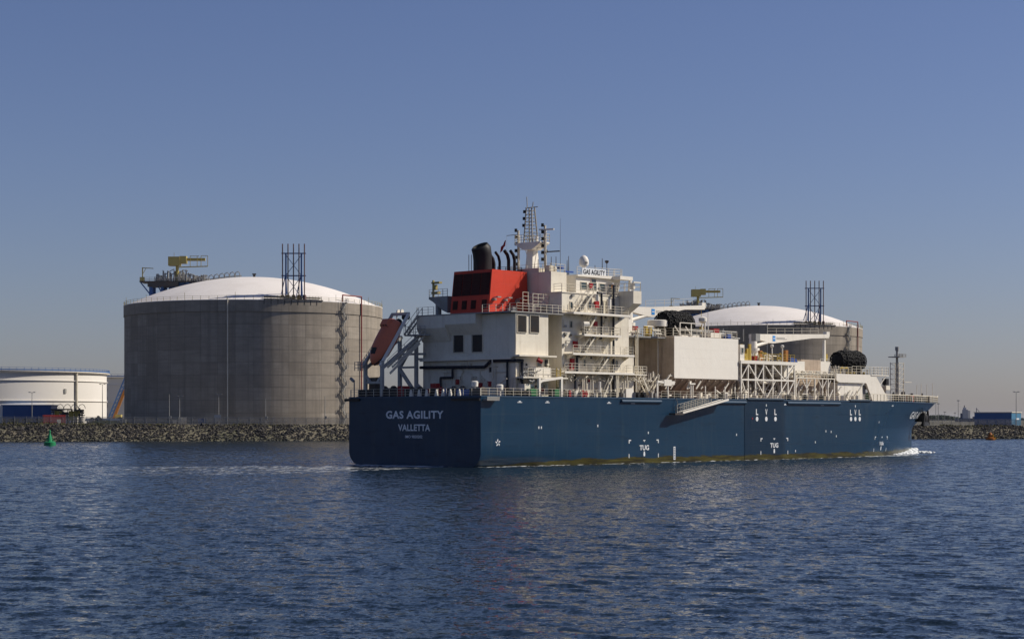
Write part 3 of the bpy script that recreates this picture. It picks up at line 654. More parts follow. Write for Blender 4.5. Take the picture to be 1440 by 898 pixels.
# hedge / tarp mound
def leafy(c, rad, n, size, rg):
    mb = MB()
    for i in range(n):
        while True:
            q = Vector((rg.uniform(-1, 1), rg.uniform(-1, 1), rg.uniform(-0.1, 1)))
            if q.length < 1: break
        q = q.normalized()*q.length**0.4; p = Vector(c)+Vector((q.x*rad[0], q.y*rad[1], q.z*rad[2]*(1+.2*math.sin(q.x*7))))
        a = Vector((rg.gauss(0, 1), rg.gauss(0, 1), rg.gauss(0, 1))).normalized()*size; b_ = a.orthogonal().normalized()*size*.7
        mb.add([p-a, p+b_, p+a, p-b_], [(0, 1, 2, 3)])
    return mb
rg = random.Random(9)
for px, dp, rad, lab in ((136, 560, (2.6, 1.5, 2.0), 'dark rounded shrub beside the white pipeline'), (166, 566, (3.0, 1.5, 1.7), 'low shrub against the left foot of the concrete tank'), (146, 524, (4.2, 1.2, .9), 'low spreading bush on the crest left of the concrete tank')):
    t = empty('shrub', at(px, dp, 4.65), 0, lab, 'shrub', 'shrubs on the bank')
    leafy((0, 0, .1), rad, 900, .22, rg).build('crown', 'hedge', t); MB().tube((0, 0, -.3), (0, 0, .8), .15, 6, .05).build('trunk', 'dark_steel', t)
# far ground to the right: tree line, lamp masts, another ship
mb = MB(); rg = random.Random(12)
for i in range(150):
    px = 1295+i*1.05; h = 5.5+3.5*max(0, math.sin((px-1290)/18))+rg.uniform(-1, 1); 
    if px > 1352: h *= .45
    p = at(px, 3300+rg.uniform(-60, 60), 3)
    for j in range(7):
        q = p+Vector((rg.uniform(-2.5, 2.5), rg.uniform(-3, 3), 0)); mb.lathe([(.6, 0), (2.2, h*.35), (1.9, h*.7), (.3, h+rg.uniform(-.5, 1.6))], q, 6)
tag(mb.build('distant_wood', 'far_tree'), 'far blue-grey line of trees on the horizon behind the bow', 'trees', None, 'stuff')
for px, dp, h, lab in ((1319.5, 1500, 15, 'tallest distant mast nearest the bow of the ship'), (1328.5, 1700, 9, 'shorter distant mast among the far trees'), (1347.5, 1400, 16.5, 'tall distant light mast just left of the far cargo ship'), (1343, 1900, 9, 'faint short mast beside the far cargo ship'), (1316, 1600, 21, 'thin distant mast against the sky under the bow')):
    t = empty('light_mast', at(px, dp, 3.5), 0, lab, 'mast', 'distant light masts')
    MB().tube((0, 0, 0), (0, 0, h), .28, 6, .15).build('pole', 'grey_steel', t, 40); MB().box(-.9, .9, -.4, .4, h-.3, h+.3).build('lamp_head', 'grey_steel', t)
p = at(1366, 1500, .2); t = empty('cargo_ship', p, R(-10), 'distant cargo ship with pale superstructure beyond the right bank', 'ship')
MB().hexa([(-12, -5, 0), (13, -5, 0), (13, 5, 0), (-12, 5, 0), (-13, -6, 6.6), (15.5, -3, 6.6), (15.5, 3, 6.6), (-13, 6, 6.6)]).build('hull', 'far_blue', t)
MB().box(-7, -3, -5, 5, 6.6, 13.5).box(-6.4, -4.2, -3, 3, 13.5, 15.2).build('superstructure', 'far_white_shaded', t)
MB().box(-3, -1.2, -4.8, 4.8, 6.6, 12.8).build('deckhouse', 'cream_clean', t)
MB().beam((-5.5, 0, 15), (-5.5, 0, 17), .6).build('mast', 'dark_steel', t); MB().box(-8.6, -7.4, -2, 2, 6.6, 10.6).build('funnel', 'far_blue', t)
mb = MB()
for i in range(7): mb.box(1+i*1.9, 2.4+i*1.9, -4, 4, 6.6, 8+((i*7) % 3)*.9)
mb.beam((4, 0, 7), (4, 0, 15), .5).beam((4, 0, 14.5), (7, 0, 11), .35).build('deck_cargo', 'far_blue', t)

# buoys
p = at(70, 431, 0); t = empty('channel_buoy', p, 0.3, 'green conical channel buoy floating near the left bank', 'buoy')
MB().lathe([(.9, -.6), (1.32, -.3), (1.35, .75), (1.0, .95), (.3, 1.0)], n=20).build('float', 'buoy_green', t, 35)
mb = MB().lathe([(.62, .9), (.5, 1.4), (.17, 2.9), (.1, 3.1)], n=12)
for k in range(3): a = R(20+120*k); mb.add([(.1*math.cos(a), .1*math.sin(a), 2.8), (1.15*math.cos(a), 1.15*math.sin(a), .95), (.1*math.cos(a)-.04, .1*math.sin(a)+.04, 2.8), (1.15*math.cos(a)-.04, 1.15*math.sin(a)+.04, .95)], [(0, 1, 3, 2)]); mb.beam((1.1*math.cos(a), 1.1*math.sin(a), .9), (.1*math.cos(a), .1*math.sin(a), 2.7), .12)
mb.build('tower', 'buoy_green', t, 30); MB().lathe([(.22, 3.05), (.22, 3.35), (.05, 3.7)], n=10).build('lantern', 'buoy_green', t, 30)
p = at(1392.5, 545, 0); t = empty('channel_buoy', p, 0.3, 'orange and yellow buoy floating near the right bank', 'buoy')
MB().lathe([(.9, -.6), (1.25, -.3), (1.3, .6), (.9, .8), (.3, .85)], n=20).build('float', 'buoy_orange', t, 35)
MB().lathe([(.85, .8), (.6, 1.6), (.3, 2.1), (.12, 2.2)], n=14).build('tower', 'buoy_orange', t, 30)
MB().ibox((.45, -.75, 1.15), (.3, .3, 1.1)).ibox((1.05, -.85, .45), (.7, .25, .7)).build('marking', 'buoy_yellow', t)
MB().beam((-.7, 0, 2.35), (.7, 0, 2.5), .1).beam((0, -.5, 2.5), (.1, .5, 2.4), .1).beam((0, 0, 2.1), (0, 0, 2.6), .12).build('topmark', 'cream_rail', t)

# ================================================================ THE SHIP  (x forward from transom, y to port from starboard side, z up from the waterline)
BW = 24.5; DK = 9.0
def hb_uE(w):
    tE = min(max((w-4.5)/4.5, 0), 1); return 125.8+8.4*tE, 85+7*min(max(w/9, 0), 1)
def hull_v(u, w):
    uE, u0 = hb_uE(w); t = min(max(0, (u-u0)/(uE-u0)), 1); hb = 12.25*(1-t**1.6)
    if w < 1.6: hb -= 1.3*((1.6-w)/1.6)**2*max(0, 1-u/22)
    return 12.25-max(hb, 0.12)
lv = [9, 8.2, 7, 5.8, 4.8, 4.2, 3, 1.6, 0.9, 0.3, -0.3, -1.0, -2.5]
st = [0, 1, 3, 6, 10, 15, 22, 30, 40, 50, 60, 70, 78]; tb = list(np.linspace(0, 1, 26))
vs = []; rings = []
def station(fn):
    ring = []
    for w in lv:
        u = fn(w); ring.append((u, hull_v(u, w), w))
    return ring
allst = [station(lambda w, u=u: u) for u in st]+[station(lambda w, t=t: hb_uE(w)[1]+(hb_uE(w)[0]-hb_uE(w)[1])*t) for t in tb]
n = len(lv); mb = MB(); vs = []; fs = []
for ring in allst: vs += ring
off = len(vs)
for ring in allst: vs += [(u, BW-v_, w) for (u, v_, w) in ring]
for i in range(len(allst)-1):
    for j in range(n-1):
        fs.append((i*n+j, i*n+j+1, (i+1)*n+j+1, (i+1)*n+j)); fs.append((off+i*n+j, off+(i+1)*n+j, off+(i+1)*n+j+1, off+i*n+j+1))
L = len(allst)-1
for j in range(n-1):
    fs.append((j, off+j, off+j+1, j+1)); fs.append((L*n+j, L*n+j+1, off+L*n+j+1, off+L*n+j))
fs.append(tuple(i*n+n-1 for i in range(L+1))+tuple(off+i*n+n-1 for i in range(L, -1, -1)))
mb.add(vs, fs); hull = mb.build('hull', 'hull_blue', ship, 24)
mb = MB(); pts = [(r_[0][0], r_[0][1]) for r_ in allst]; pp = [(u, v_+.02, DK-.04) for u, v_ in pts]+[(u, BW-v_-.02, DK-.04) for u, v_ in pts[::-1]]
mb.add(pp, [tuple(range(len(pp)))]); mb.build('deck', 'deck_paint', ship)
# sheer strake lip
mb = MB()
for i in range(L):
    a, c_ = pts[i], pts[i+1]
    for f_ in (lambda p: (p[0], p[1], DK), lambda p: (p[0], BW-p[1], DK)): mb.beam(f_(a), f_(c_), .14, .16)
mb.beam((0, 0, DK), (0, BW, DK), .14, .16); mb.build('gunwale', 'strake_blue', ship)
def part(name, mat, fn, smooth=None, parent=None, label=None):
    mb = MB(); fn(mb); return mb.build(name, mat, parent or ship, smooth, label)
# rubbing strakes under the deck edge
for a, c_ in ((28.0, 36.8), (50.8, 57.3), (68.2, 83.0)):
    MB().tube((a, -.06, 8.55), (c_, -.06, 8.55), .24, 10).build('rubbing_strake', 'strake_blue', ship, 40)
for a, c_, z in ((57.7, 67.2, 9.05), (86.0, 92.0, 9.05)):
    MB().tube((a, .05, z), (c_, .05, z), .22, 10).build('rubbing_strake', 'pad_blue', ship, 40)
MB().prism([(57.0, .0), (57.1, -.05), (67.0, -.05), (68.3, 0)], 'z', -.6, 8.75).build('fender_pad', 'hull_blue', ship)
MB().box(.4, 2.7, -.75, .05, 8.45, 8.72).box(.4, 2.7, -.78, -.7, 8.72, 8.95).build('corner_shelf', 'grey_steel', ship)
MB().box(-.25, .4, 22.3, 25.2, 8.5, 8.85).box(-.3, .4, .02, 5, 8.45, 8.75).build('stern_shelf', 'black_paint', ship)
# lettering and marks
lettering('GAS AGILITY', lambda x, y: (-.03, 17.26-x*10.7, 6.15+y*1.05), ship, bold=.032, spacing=1.08)
lettering('VALLETTA', lambda x, y: (-.03, 14.96-x*5.95, 4.55+y*.88), ship, bold=.03, spacing=1.05)
lettering('IMO 9850202', lambda x, y: (-.03, 13.62-x*3.2, 3.62+y*.38), ship, bold=.015)
def side(u, w, d=.035): return (u, hull_v(u, w)-d, w)
lettering('GAS AGILITY', lambda x, y: side(113.6+x*17.5+y*.35, 6.15+y*1.25, .05), ship, bold=.02)
def pol(pts, name='hull_mark', d=.035): MB().add([side(u, w, d) for u, w in pts], [tuple(range(len(pts)))]).build(name, 'hull_mark', ship)
def rect(u0, u1, w0, w1, d=.035): pol([(u0, w0), (u1, w0), (u1, w1), (u0, w1)], d=d)
for (u0, u1, uc, d) in ((29.66, 36.34, 33.1, .035), (61.1, 68.4, 64.7, .085), (95.0, 101.5, 98.5, .035)):
    dl = .035 if u0 < 60 else d
    lettering('TUG', lambda x, y, uc=uc, d=d: (uc-1.05+x*2.1, hull_v(uc, 2.1)-d if uc < 90 else hull_v(uc-1.05+x*2.1, 2.1)-d, 1.78+y*.72), ship, bold=.025)
    pol([(uc-.14, .95), (uc+.14, .95), (uc+.2, 1.2), (uc+.12, 1.62), (uc-.12, 1.62), (uc-.2, 1.2)], d=d)
    for ua, sg in ((u0, 1), (u1, -1)):
        rect(min(ua, ua+sg*.16), max(ua, ua+sg*.16), 2.75, 3.25, d); rect(min(ua+sg*.16, ua+sg*.5), max(ua+sg*.16, ua+sg*.5), 3.1, 3.25, d); rect(min(ua, ua+sg*.14), max(ua, ua+sg*.14), .75, 1.3, d)
    rect(uc-.25, uc+.25, 3.1, 3.2, d); rect(uc-.06, uc+.06, 2.95, 3.1, d)
for (uc, sp, d) in ((62.6, 2.42, .085), (87.6, 1.3, .035)):
    for k, ch in enumerate('LVL'):
        x0 = uc+(k-1)*sp
        lettering(ch, lambda x, y, x0=x0, d=d: (x0-.28+x*.56, hull_v(x0, 7)-d, 6.72+y*.9), ship, bold=.025)
        pol([(x0+.33*math.cos(q), 6.13+.36*math.sin(q)) for q in np.linspace(0, 2*math.pi, 17)[:-1]], d=d)
    rect(uc-.09, uc+.09, 8.0, 8.35, d)
rect(39.75, 40.2, .35, 2.2)
for k in range(7): MB().add([side(39.83, .5+k*.24, .05), side(40.12, .5+k*.24, .05), side(40.12, .6+k*.24, .05), side(39.83, .6+k*.24, .05)], [(0, 1, 2, 3)]).build('draught_mark', 'pad_blue', ship)
for k in range(5):                                       # thruster symbol
    a = R(90+72*k); ca_, sa_ = math.cos(a), math.sin(a)
    pol([(3.16+ca_*.08-sa_*.05, 3.1+sa_*.08+ca_*.05), (3.16+ca_*.3-sa_*.16, 3.1+sa_*.3+ca_*.16), (3.16+ca_*.52, 3.1+sa_*.52), (3.16+ca_*.3+sa_*.06, 3.1+sa_*.3-ca_*.06)])
for uu in (7.3, 12.7, 25.4, 30.6, 67.7, 78.0, 101.0): rect(uu-.45, uu+.45, 8.22, 8.3); rect(uu-.2, uu+.2, 8.34, 8.46)
for (uu, ww) in ((11, 5), (11.5, 5), (23, 5.2), (55, 3.8), (76, 2.5), (79, 4.2), (80.5, 4.1), (82, 3.4), (34, 4.2), (60.8, 7.1), (70.5, 1.2), (96, 5.6)): rect(uu-.09, uu+.09, ww-.16, ww+.16)
MB().add([side(59.0+.13*math.cos(q), 6.2+.16*math.sin(q), .09) for q in np.linspace(0, 6.28, 9)[:-1]], [tuple(range(8))]).build('hull_mark', 'fire_red', ship)

# ---- casing (aft house)
CX0, CX1, CY0, CY1, CT = 9.26, 15.73, 2.5, 19.65, 20.0
part('engine_casing', 'cream', lambda m_: m_.box(CX0, CX1, CY0, CY1, DK-.05, CT))
part('casing_overhang', 'cream', lambda m_: (m_.prism([(CX0+.01, 20.05), (CX0+.01, 16.6), (CX0-.1, 16.6), (CX0-1.2, 18.4), (CX0-1.2, 20.05)], 'y', 14.3, CY1+.05), m_.prism([(CX0+.01, 20.06), (CX0+.01, 17.4), (CX0-.1, 17.4), (CX0-1.2, 18.8), (CX0-1.2, 20.06)], 'y', 8.6, 14.28)))
part('casing_deck', 'grey_steel', lambda m_: m_.box(CX0-1.25, CX1+3.0, CY0-.35, CY1+.1, CT+.06, CT+.22))
part('casing_ledge', 'cream', lambda m_: (m_.box(CX0-.7, CX0, CY0+.3, CY1, 13.95, 14.2), m_.box(CX0-.45, CX0, CY0+.1, CY1, 14.2, 14.45)))
part('corner_pipe', 'cream_rail', lambda m_: m_.tube((CX0-.1, CY0-.1, DK), (CX0-.1, CY0-.1, CT), .09), 40)
def grille(name, fr, plane, a0, a1, z0, z1, nsl=9):
    o = MB(); s_ = MB()
    if plane == 'aft':
        o.box(fr-.03, fr-.004, a0, a1, z0, z1)
        for k in range(nsl): y = a0+(k+.5)*(a1-a0)/nsl; s_.box(fr-.09, fr-.031, y-.035, y+.035, z0+.05, z1-.05)
        for (p, q_, r_, t_) in ((a0-.06, a1+.06, z0-.06, z0), (a0-.06, a1+.06, z1, z1+.06)): s_.box(fr-.1, fr-.004, p, q_, r_, t_)
    else:
        o.box(a0, a1, fr-.03, fr-.004, z0, z1)
        for k in range(nsl): x = a0+(k+.5)*(a1-a0)/nsl; s_.box(x-.035, x+.035, fr-.09, fr-.031, z0+.05, z1-.05)
        for (p, q_, r_, t_) in ((a0-.06, a1+.06, z0-.06, z0), (a0-.06, a1+.06, z1, z1+.06)): s_.box(p, q_, fr-.1, fr-.004, r_, t_)
    g = o.build(name, 'dark_vent', ship); s_.build('slats', 'dark_steel', g); fr_ = MB()
    for (p, q_, r_, t_) in ((a0-.12, a0-.061, z0-.12, z1+.12), (a1+.061, a1+.12, z0-.12, z1+.12), (a0-.061, a1+.061, z0-.12, z0-.061), (a0-.061, a1+.061, z1+.061, z1+.12)):
        fr_.box(*((fr-.14, fr-.004, p, q_) if plane == 'aft' else (p, q_, fr-.14, fr-.004)), r_, t_)
    fr_.build('frame', 'cream_rail', g); return g
grille('vent_grille', CX0, 'aft', 11.93, 13.7, 15.15, 17.3); grille('vent_grille', CX0, 'aft', 8.45, 10.25, 15.1, 17.25)
grille('vent_grille', CY0, 'side', 9.62, 11.2, 17.55, 19.62); grille('vent_grille', CY0, 'side', 12.1, 13.7, 17.6, 19.7)
def pipe(pts, r=.2, mat='pipe_navy', name='pipe'): MB().path(pts, r, 8).build(name, mat, ship, 40)
x = CX0-.3
pipe([(x, 19.9, 13.15), (x, 7.8, 13.0), (x, 6.6, 13.8), (x, 2.3, 13.75), (x+1.4, 2.2, 13.75)], .21)
pipe([(x, 13.74, 13.1), (x, 13.74, 11.7), (x, 16.0, 11.7), (x, 16.0, 10.3)], .16)
pipe([(x, 3.7, 13.8), (x, 3.7, 9.3)], .15); pipe([(10.2, CY0-.25, 13.8), (10.2, CY0-.25, 10.6)], .2)
pipe([(x-.1, 10.9, 16.9), (x-.1, 10.9, 12)], .05, 'cream_rail'); pipe([(x-.3, 6.1, 14.1), (x-.3, 6.1, 9.2)], .1, 'cream_rail'); pipe([(x, 14.8, 14), (x, 14.8, 9.2)], .05, 'cream_rail')
pipe([(x-.6, 3.2, 11.4), (x-.6, 5.4, 10.3)], .09, 'cream_rail', 'davit_arm')
def fire_box(u, w, s_=.5, v_=CY0, plane='side'):
    if plane == 'side': MB().box(u-s_/2, u+s_/2, v_-.28, v_-.005, w-s_*.6, w+s_*.6).build('fire_hose_box', 'fire_red', ship)
    else: MB().box(v_-.28, v_-.005, u-s_/2, u+s_/2, w-s_*.6, w+s_*.6).build('fire_hose_box', 'fire_red', ship)
for (y, w) in ((8.7, 10.6), (9.6, 10.75), (16.3, 9.9), (6.9, 10.75), (3.95, 10.0), (12.9, 11.1)): fire_box(y, w, .55, CX0, 'aft')
def opening(u0, u1, w0, w1, v_=CY0, name='window', mat='glass'):
    f_ = MB()
    for (a, b_, c_, d_) in ((u0-.08, u1+.08, w0-.08, w0), (u0-.08, u1+.08, w1, w1+.08), (u0-.08, u0, w0, w1), (u1, u1+.08, w0, w1)): f_.box(a, b_, v_-.08, v_-.004, c_, d_)
    o = f_.build(name, 'cream_rail', ship); MB().box(u0, u1, v_-.03, v_-.005, w0, w1).build('pane', mat, o); return o
def opening_aft(y0, y1, w0, w1, u, name='window', mat='glass'):
    f_ = MB()
    for (a, b_, c_, d_) in ((y0-.08, y1+.08, w0-.08, w0), (y0-.08, y1+.08, w1, w1+.08), (y0-.08, y0, w0, w1), (y1, y1+.08, w0, w1)): f_.box(u-.08, u-.004, a, b_, c_, d_)
    o = f_.build(name, 'cream_rail', ship); MB().box(u-.03, u-.005, y0, y1, w0, w1).build('pane', mat, o); return o
opening_aft(6.6, 7.2, 12.3, 13.0, CX0, 'vent_hatch', 'dark_vent')
# casing starboard lower levels
part('platform', 'cream', lambda m_: m_.box(8.6, 16.0, 1.2, CY0, 14.3, 14.5))
part('railing', 'cream_rail', lambda m_: m_.rail([(10.0, 1.0, 11.65), (17.6, 1.0, 11.65)], 1.1, 1.5, .05))
part('platform', 'cream', lambda m_: m_.box(8.9, 17.8, .8, CY0, 11.45, 11.62))
part('equipment_locker', 'cream_clean', lambda m_: m_.box(11.9, 15.2, 1.6, CY0-.01, 11.64, 12.9))
opening(13.4, 14.3, 13.1, 13.75, CY0); opening(14.9, 16-.35, 13.05, 14.0, CY0, 'door', 'dark_vent')
part('spotlight', 'fire_red', lambda m_: (m_.tube((12.3, 1.4, 13.9), (12.9, 1.1, 13.6), .26, 8), m_.beam((12.5, 1.3, 14), (12.5, 1.3, 14.3), .1)), 40)
part('canopy', 'cream_clean', lambda m_: m_.prism([(11.6, 10.9), (12.4, 11.35), (16.4, 11.75), (16.4, 11.45), (12.4, 11.0), (11.6, 10.6)], 'y', .5, .79))
for u in (11.8, 16.2): part('canopy_post', 'cream_clean', lambda m_: m_.beam((u, .65, DK), (u, .65, 11.5), .34))
fire_box(14.3, 9.95); part('ladder', 'yellow', lambda m_: (m_.beam((15.6, .9, 9.9), (15.6, .9, 12.9), .08), m_.beam((16.4, .9, 9.9), (16.4, .9, 12.9), .08), [m_.beam((15.6, .9, 10.1+k*.3), (16.4, .9, 10.1+k*.3), .06) for k in range(9)]))
part('store_box', 'cream', lambda m_: m_.box(9.6, 11.4, 1.2, CY0-.01, DK, 10.7))
mb = MB(); rg = random.Random(21)
for i in range(26):
    u = rg.uniform(8.8, 12.6); w = rg.uniform(10.6, 12.6); mb.tube((u, rg.uniform(.8, 1.6), w), (u+rg.uniform(-.8, .8), rg.uniform(.8, 1.6), w+rg.uniform(-.5, .5)), rg.uniform(.05, .11))
tag(mb.build('deck_pipework', 'grey_steel', ship), None, None, None, 'stuff')

# ---- funnel
FB = [(10.5, 8.5), (18.4, 8.5), (18.4, 15.7), (10.5, 15.7)]; FTp = [(11.25, 8.55), (18.35, 8.7), (18.35, 15.5), (11.25, 15.65)]
part('funnel', 'funnel_red', lambda m_: m_.hexa([(x_, y_, CT+.2) for x_, y_ in FB]+[(x_, y_, 26.15) for x_, y_ in FTp]))
def fa(w): return 10.5+.75*(w-20.2)/5.95                  # aft face of the funnel at height w
def fpan(y0, y1, w0, w1, name='vent_grille'):
    o = MB().hexa([(fa(w0)-.05, y0, w0), (fa(w0)+.02, y0, w0), (fa(w0)+.02, y1, w0), (fa(w0)-.05, y1, w0), (fa(w1)-.05, y0, w1), (fa(w1)+.02, y0, w1), (fa(w1)+.02, y1, w1), (fa(w1)-.05, y1, w1)]).build(name, 'funnel_dark', ship)
    s_ = MB()
    for k in range(5): w = w0+(k+.5)*(w1-w0)/5; s_.box(fa(w)-.12, fa(w)-.052, y0+.05, y1-.05, w-.04, w+.04)
    s_.build('slats', 'funnel_dark', o)
for k in range(4): fpan(8.72+k*1.72, 10.36+k*1.72, 22.75, 25.75)
for y in (9.0, 11.0, 12.7, 14.4): fpan(y, y+.9, 20.9, 22.1)
for u in (11.4, 13.6, 16.0):
    part('floodlight', 'grey_steel', lambda m_: (m_.beam((u, 8.5, 22.35), (u+.1, 7.7, 22.45), .1), m_.ibox((u+.1, 7.6, 22.4), (.7, .35, .16)), m_.ibox((u, 8.3, 22.1), (.5, .4, .3))))
part('exhaust_stack', 'black_paint', lambda m_: m_.add([( 13.3+q*1.28*math.cos(t)+sx, 12.25+q*1.28*math.sin(t), z+dz*(-math.cos(t))) for (q, z, dz, sx) in ((1, 26.1, 0, 0), (1.0, 27.6, 0, 0), (1.02, 28.5, -.1, -.08), (1.04, 29.3, -.35, -.3), (.8, 29.65, -.5, -.5), (.74, 29.2, -.5, -.4)) for t in np.linspace(0, 2*math.pi, 21)[:-1]],
     [(k*20+i, k*20+(i+1) % 20, (k+1)*20+(i+1) % 20, (k+1)*20+i) for k in range(5) for i in range(20)]+[tuple(100+i for i in range(20))]), 45)
part('stack_ladder', 'dark_steel', lambda m_: (m_.beam((12.1, 13.2, 26.1), (12.1, 13.2, 28.4), .06), m_.beam((11.9, 13.5, 26.1), (11.9, 13.5, 28.4), .06)))
for k, (u, r_) in enumerate(((15.5, .28), (16.7, .19), (17.6, .24), (18.15, .22))):
    y = 12.25 if k < 2 else 11.4-.6*(k-2); h = 28.0 if k == 0 else 28.4+.2*(k > 1)
    part('exhaust_pipe', 'black_paint', lambda m_: m_.path([(u, y, 26.1), (u, y, h-.7), (u-.25, y, h), (u-.85, y, h+.55)], r_, 10), 45)
part('stack_rail', 'black_paint', lambda m_: m_.rail([(15.2, 11.2, 26.15), (18.3, 9.6, 26.15), (18.3, 12, 26.15)], .7, 1.2, .05))
for pr_ in ([(CX0-.1, 8.4, 20.2), (CX0-.1, CY0-.3, 20.2), (18.6, CY0-.3, 20.2)], [(CX0-1.2, CY1, 20.2), (CX0-1.2, 16.4, 20.2)]): part('railing', 'cream_rail', lambda m_: m_.rail(pr_, 1.1, 1.2, .04))
part('deck_frame', 'cream_rail', lambda m_: (m_.rail([(15.2, 4.8, 21.4), (18.4, 4.8, 21.4)], 1.5, 1.0, .05), m_.rail([(15.2, 6.6, 21.6), (18.4, 6.6, 21.6)], 1.6, 1.0, .05), [m_.beam((q, 4.8, 20.2), (q, 4.8, 21.4), .12) for q in (15.2, 16.8, 18.4)], m_.box(15.2, 18.4, 4.8, 6.6, 21.3, 21.4)))
part('valve_unit', 'grey_steel', lambda m_: (m_.box(14.3, 15.1, 7.6, 8.4, 20.2, 21.2), m_.tube((13.9, 8, 20.2), (13.9, 8, 21.1), .2, 8)))
# port-side crane pedestal beside the funnel
part('crane_pedestal', 'grey_steel', lambda m_: (m_.tube((11.6, 19.0, 20.2), (11.6, 19.0, 22.4), .42, 10), m_.prism([(16.6, 22.9), (20.2, 22.9), (20.2, 22.6), (19.4, 22.2), (17.6, 21.0), (16.6, 20.6)], 'x', 10.9, 12.3), m_.rail([(10.9, 20.1, 22.9), (10.9, 16.6, 22.9)], 1.0, .8, .04)))
part('crane_head', 'crane_yellow', lambda m_: (m_.beam((11.2, 19.6, 22.9), (11.2, 19.6, 25.2), .22), m_.box(10.9, 11.5, 18.2, 19.7, 24.7, 24.95), m_.box(10.9, 11.5, 18.5, 19.7, 23.3, 23.6), m_.ibox((11.2, 19.2, 24.2), (.4, .5, .7))))

# ---- accommodation
HX0, HX1, HY0, HY1 = 18.5, 32.8, 2.5, 22.0
part('accommodation_block', 'cream', lambda m_: m_.box(HX0, HX1, HY0, HY1, DK-.05, 20.25))
part('accommodation_block', 'cream', lambda m_: m_.box(HX0, 30.7, HY0, HY1, 20.45, 23.1))
part('lower_house', 'cream', lambda m_: m_.box(29.0, 33.7, HY0-.15, HY1, DK-.04, 14.7))
part('link_deck', 'cream', lambda m_: m_.box(CX1+3.02, 30.9, .75, HY1+.2, 20.26, 20.44))
part('bridge_deck', 'cream', lambda m_: m_.box(HX0-.1, 32.5, HY0-.1, HY1+.1, 23.11, 23.25))
part('upper_house', 'cream', lambda m_: m_.box(18.8, 22.0, 4.7, 19.8, 23.26, 26.1))
part('upper_house_recess', 'cream', lambda m_: m_.box(22.0, 24.0, 7.5, 17, 23.26, 25.9))
opening_aft(8.2, 9.6, 24.1, 25.1, 22.0-.0, 'window') if False else None
opening(22.4, 23.6, 24.2, 25.0, 7.5)
part('wheelhouse', 'cream_clean', lambda m_: m_.prism([(24.0, 23.27), (32.4, 23.27), (33.4, 24.4), (33.6, 25.7), (24.0, 25.7)], 'y', 4.7, 19.8))
part('wheelhouse_roof', 'cream_clean', lambda m_: m_.prism([(23.9, 25.71), (33.9, 25.71), (34.4, 25.95), (34.3, 26.2), (23.9, 25.95)], 'y', 4.3, 20.2))
part('roof_overhang', 'cream_clean', lambda m_: m_.box(31.4, 34.2, 2.9, 4.29, 25.6, 26.1))
part('wing_pillar', 'cream_clean', lambda m_: m_.beam((33.6, 3.1, 23.3), (33.9, 3.1, 25.65), .35))
for u0, u1 in ((25.0, 26.2), (26.9, 28.3), (29.0, 30.1), (31.0, 31.6), (31.9, 33.0)): opening(u0, u1, 24.0, 24.95, 4.7)
opening(27.2, 28.2, 25.05, 25.5, 4.7, 'window')
# bridge wings
def wing(sg):
    f_ = (lambda y: y) if sg > 0 else (lambda y: BW-y)
    a, b_ = (0.0, 4.7) if sg > 0 else (BW-4.7, BW)
    w_ = MB().prism([(f_(0), 23.85), (f_(0), 22.1), (f_(2.5), 20.5), (f_(4.68), 20.5), (f_(4.68), 23.85)][::sg], 'x', 30.72, 32.5)
    o = w_.build('bridge_wing', 'cream', ship)
    MB().rail([(30.8, f_(4.5), 23.85), (30.8, f_(.1), 23.85), (32.4, f_(.1), 23.85), (32.4, f_(4.5), 23.85)], 1.15, 1.3, .045, 2).build('wing_railing', 'cream_rail', o)
    MB().beam((32.4, f_(.1), 25.05), (30.8, f_(.1), 25.05), .16).ibox((31.3, f_(.6), 24.5), (.5, .5, .9)).build('wing_console', 'cream_clean', o)
wing(1); wing(-1)
# platforms, rails, stairs down the starboard side
for (u0, u1, z) in ((17.2, 32.0, 12.36), (18.9, 32.0, 14.86), (21.2, 29.1, 17.46)):
    part('platform', 'cream', lambda m_: m_.box(u0, u1, .9, HY0-.005, z-.1, z+.08))
    part('platform_edge', 'cream_clean', lambda m_: m_.box(u0, u1, .82, .895, z-.14, z+.14))
    part('railing', 'cream_rail', lambda m_: m_.rail([(u0+.1, .95, z+.1), (u1-.1, .95, z+.1), (u1-.1, HY0-.1, z+.1)], 1.1, 1.4, .042))
    for k in range(5): uu = u0+.5+k*(u1-u0-1)/4; part('bracket', 'cream', lambda m_: m_.prism([(HY0-.006, z-.1), (1.2, z-.1), (HY0-.006, z-.8)], 'x', uu-.05, uu+.05))
part('platform_edge', 'cream_clean', lambda m_: m_.box(18.8, 30.9, .66, .74, 20.2, 20.5))
part('railing', 'cream_rail', lambda m_: m_.rail([(18.8, .8, 20.45), (30.6, .8, 20.45)], 1.1, 1.4, .042))
part('railing', 'cream_rail', lambda m_: m_.rail([(18.6, 4.0, 23.25), (18.6, 2.6, 23.25), (30.6, 2.6, 23.25)], 1.1, 1.4, .042))
for (u, z0, z1, du) in ((20.8, 20.45, 23.1, 2.6), (22.0, 17.55, 20.3, 2.3), (21.6, 14.95, 17.4, 2.4), (24.6, 12.45, 14.8, 2.4), (25.6, 9.0, 12.3, 2.2)):
    part('stair', 'cream_rail', lambda m_: m_.stair((u, 1.15, z0), (u+du, 1.15, z1), .75, (0, 1, 0)))
    part('stair_soffit', 'cream', lambda m_: m_.beam((u-.15, 1.5, z0-.32), (u+du-.2, 1.5, z1-.32), .7, .06))
for u, ztop, zbot in ((26.4, 23.4, 17.6), (29.0, 24.6, 9.3)): pipe([(u, HY0-.35, ztop), (u, HY0-.35, zbot)], .16)
pipe([(25.5, HY0-.35, 23.4), (26.4, HY0-.35, 23.4)], .16); pipe([(26.4, HY0-.35, 17.2), (23.6, HY0-.35, 17.2)], .16)
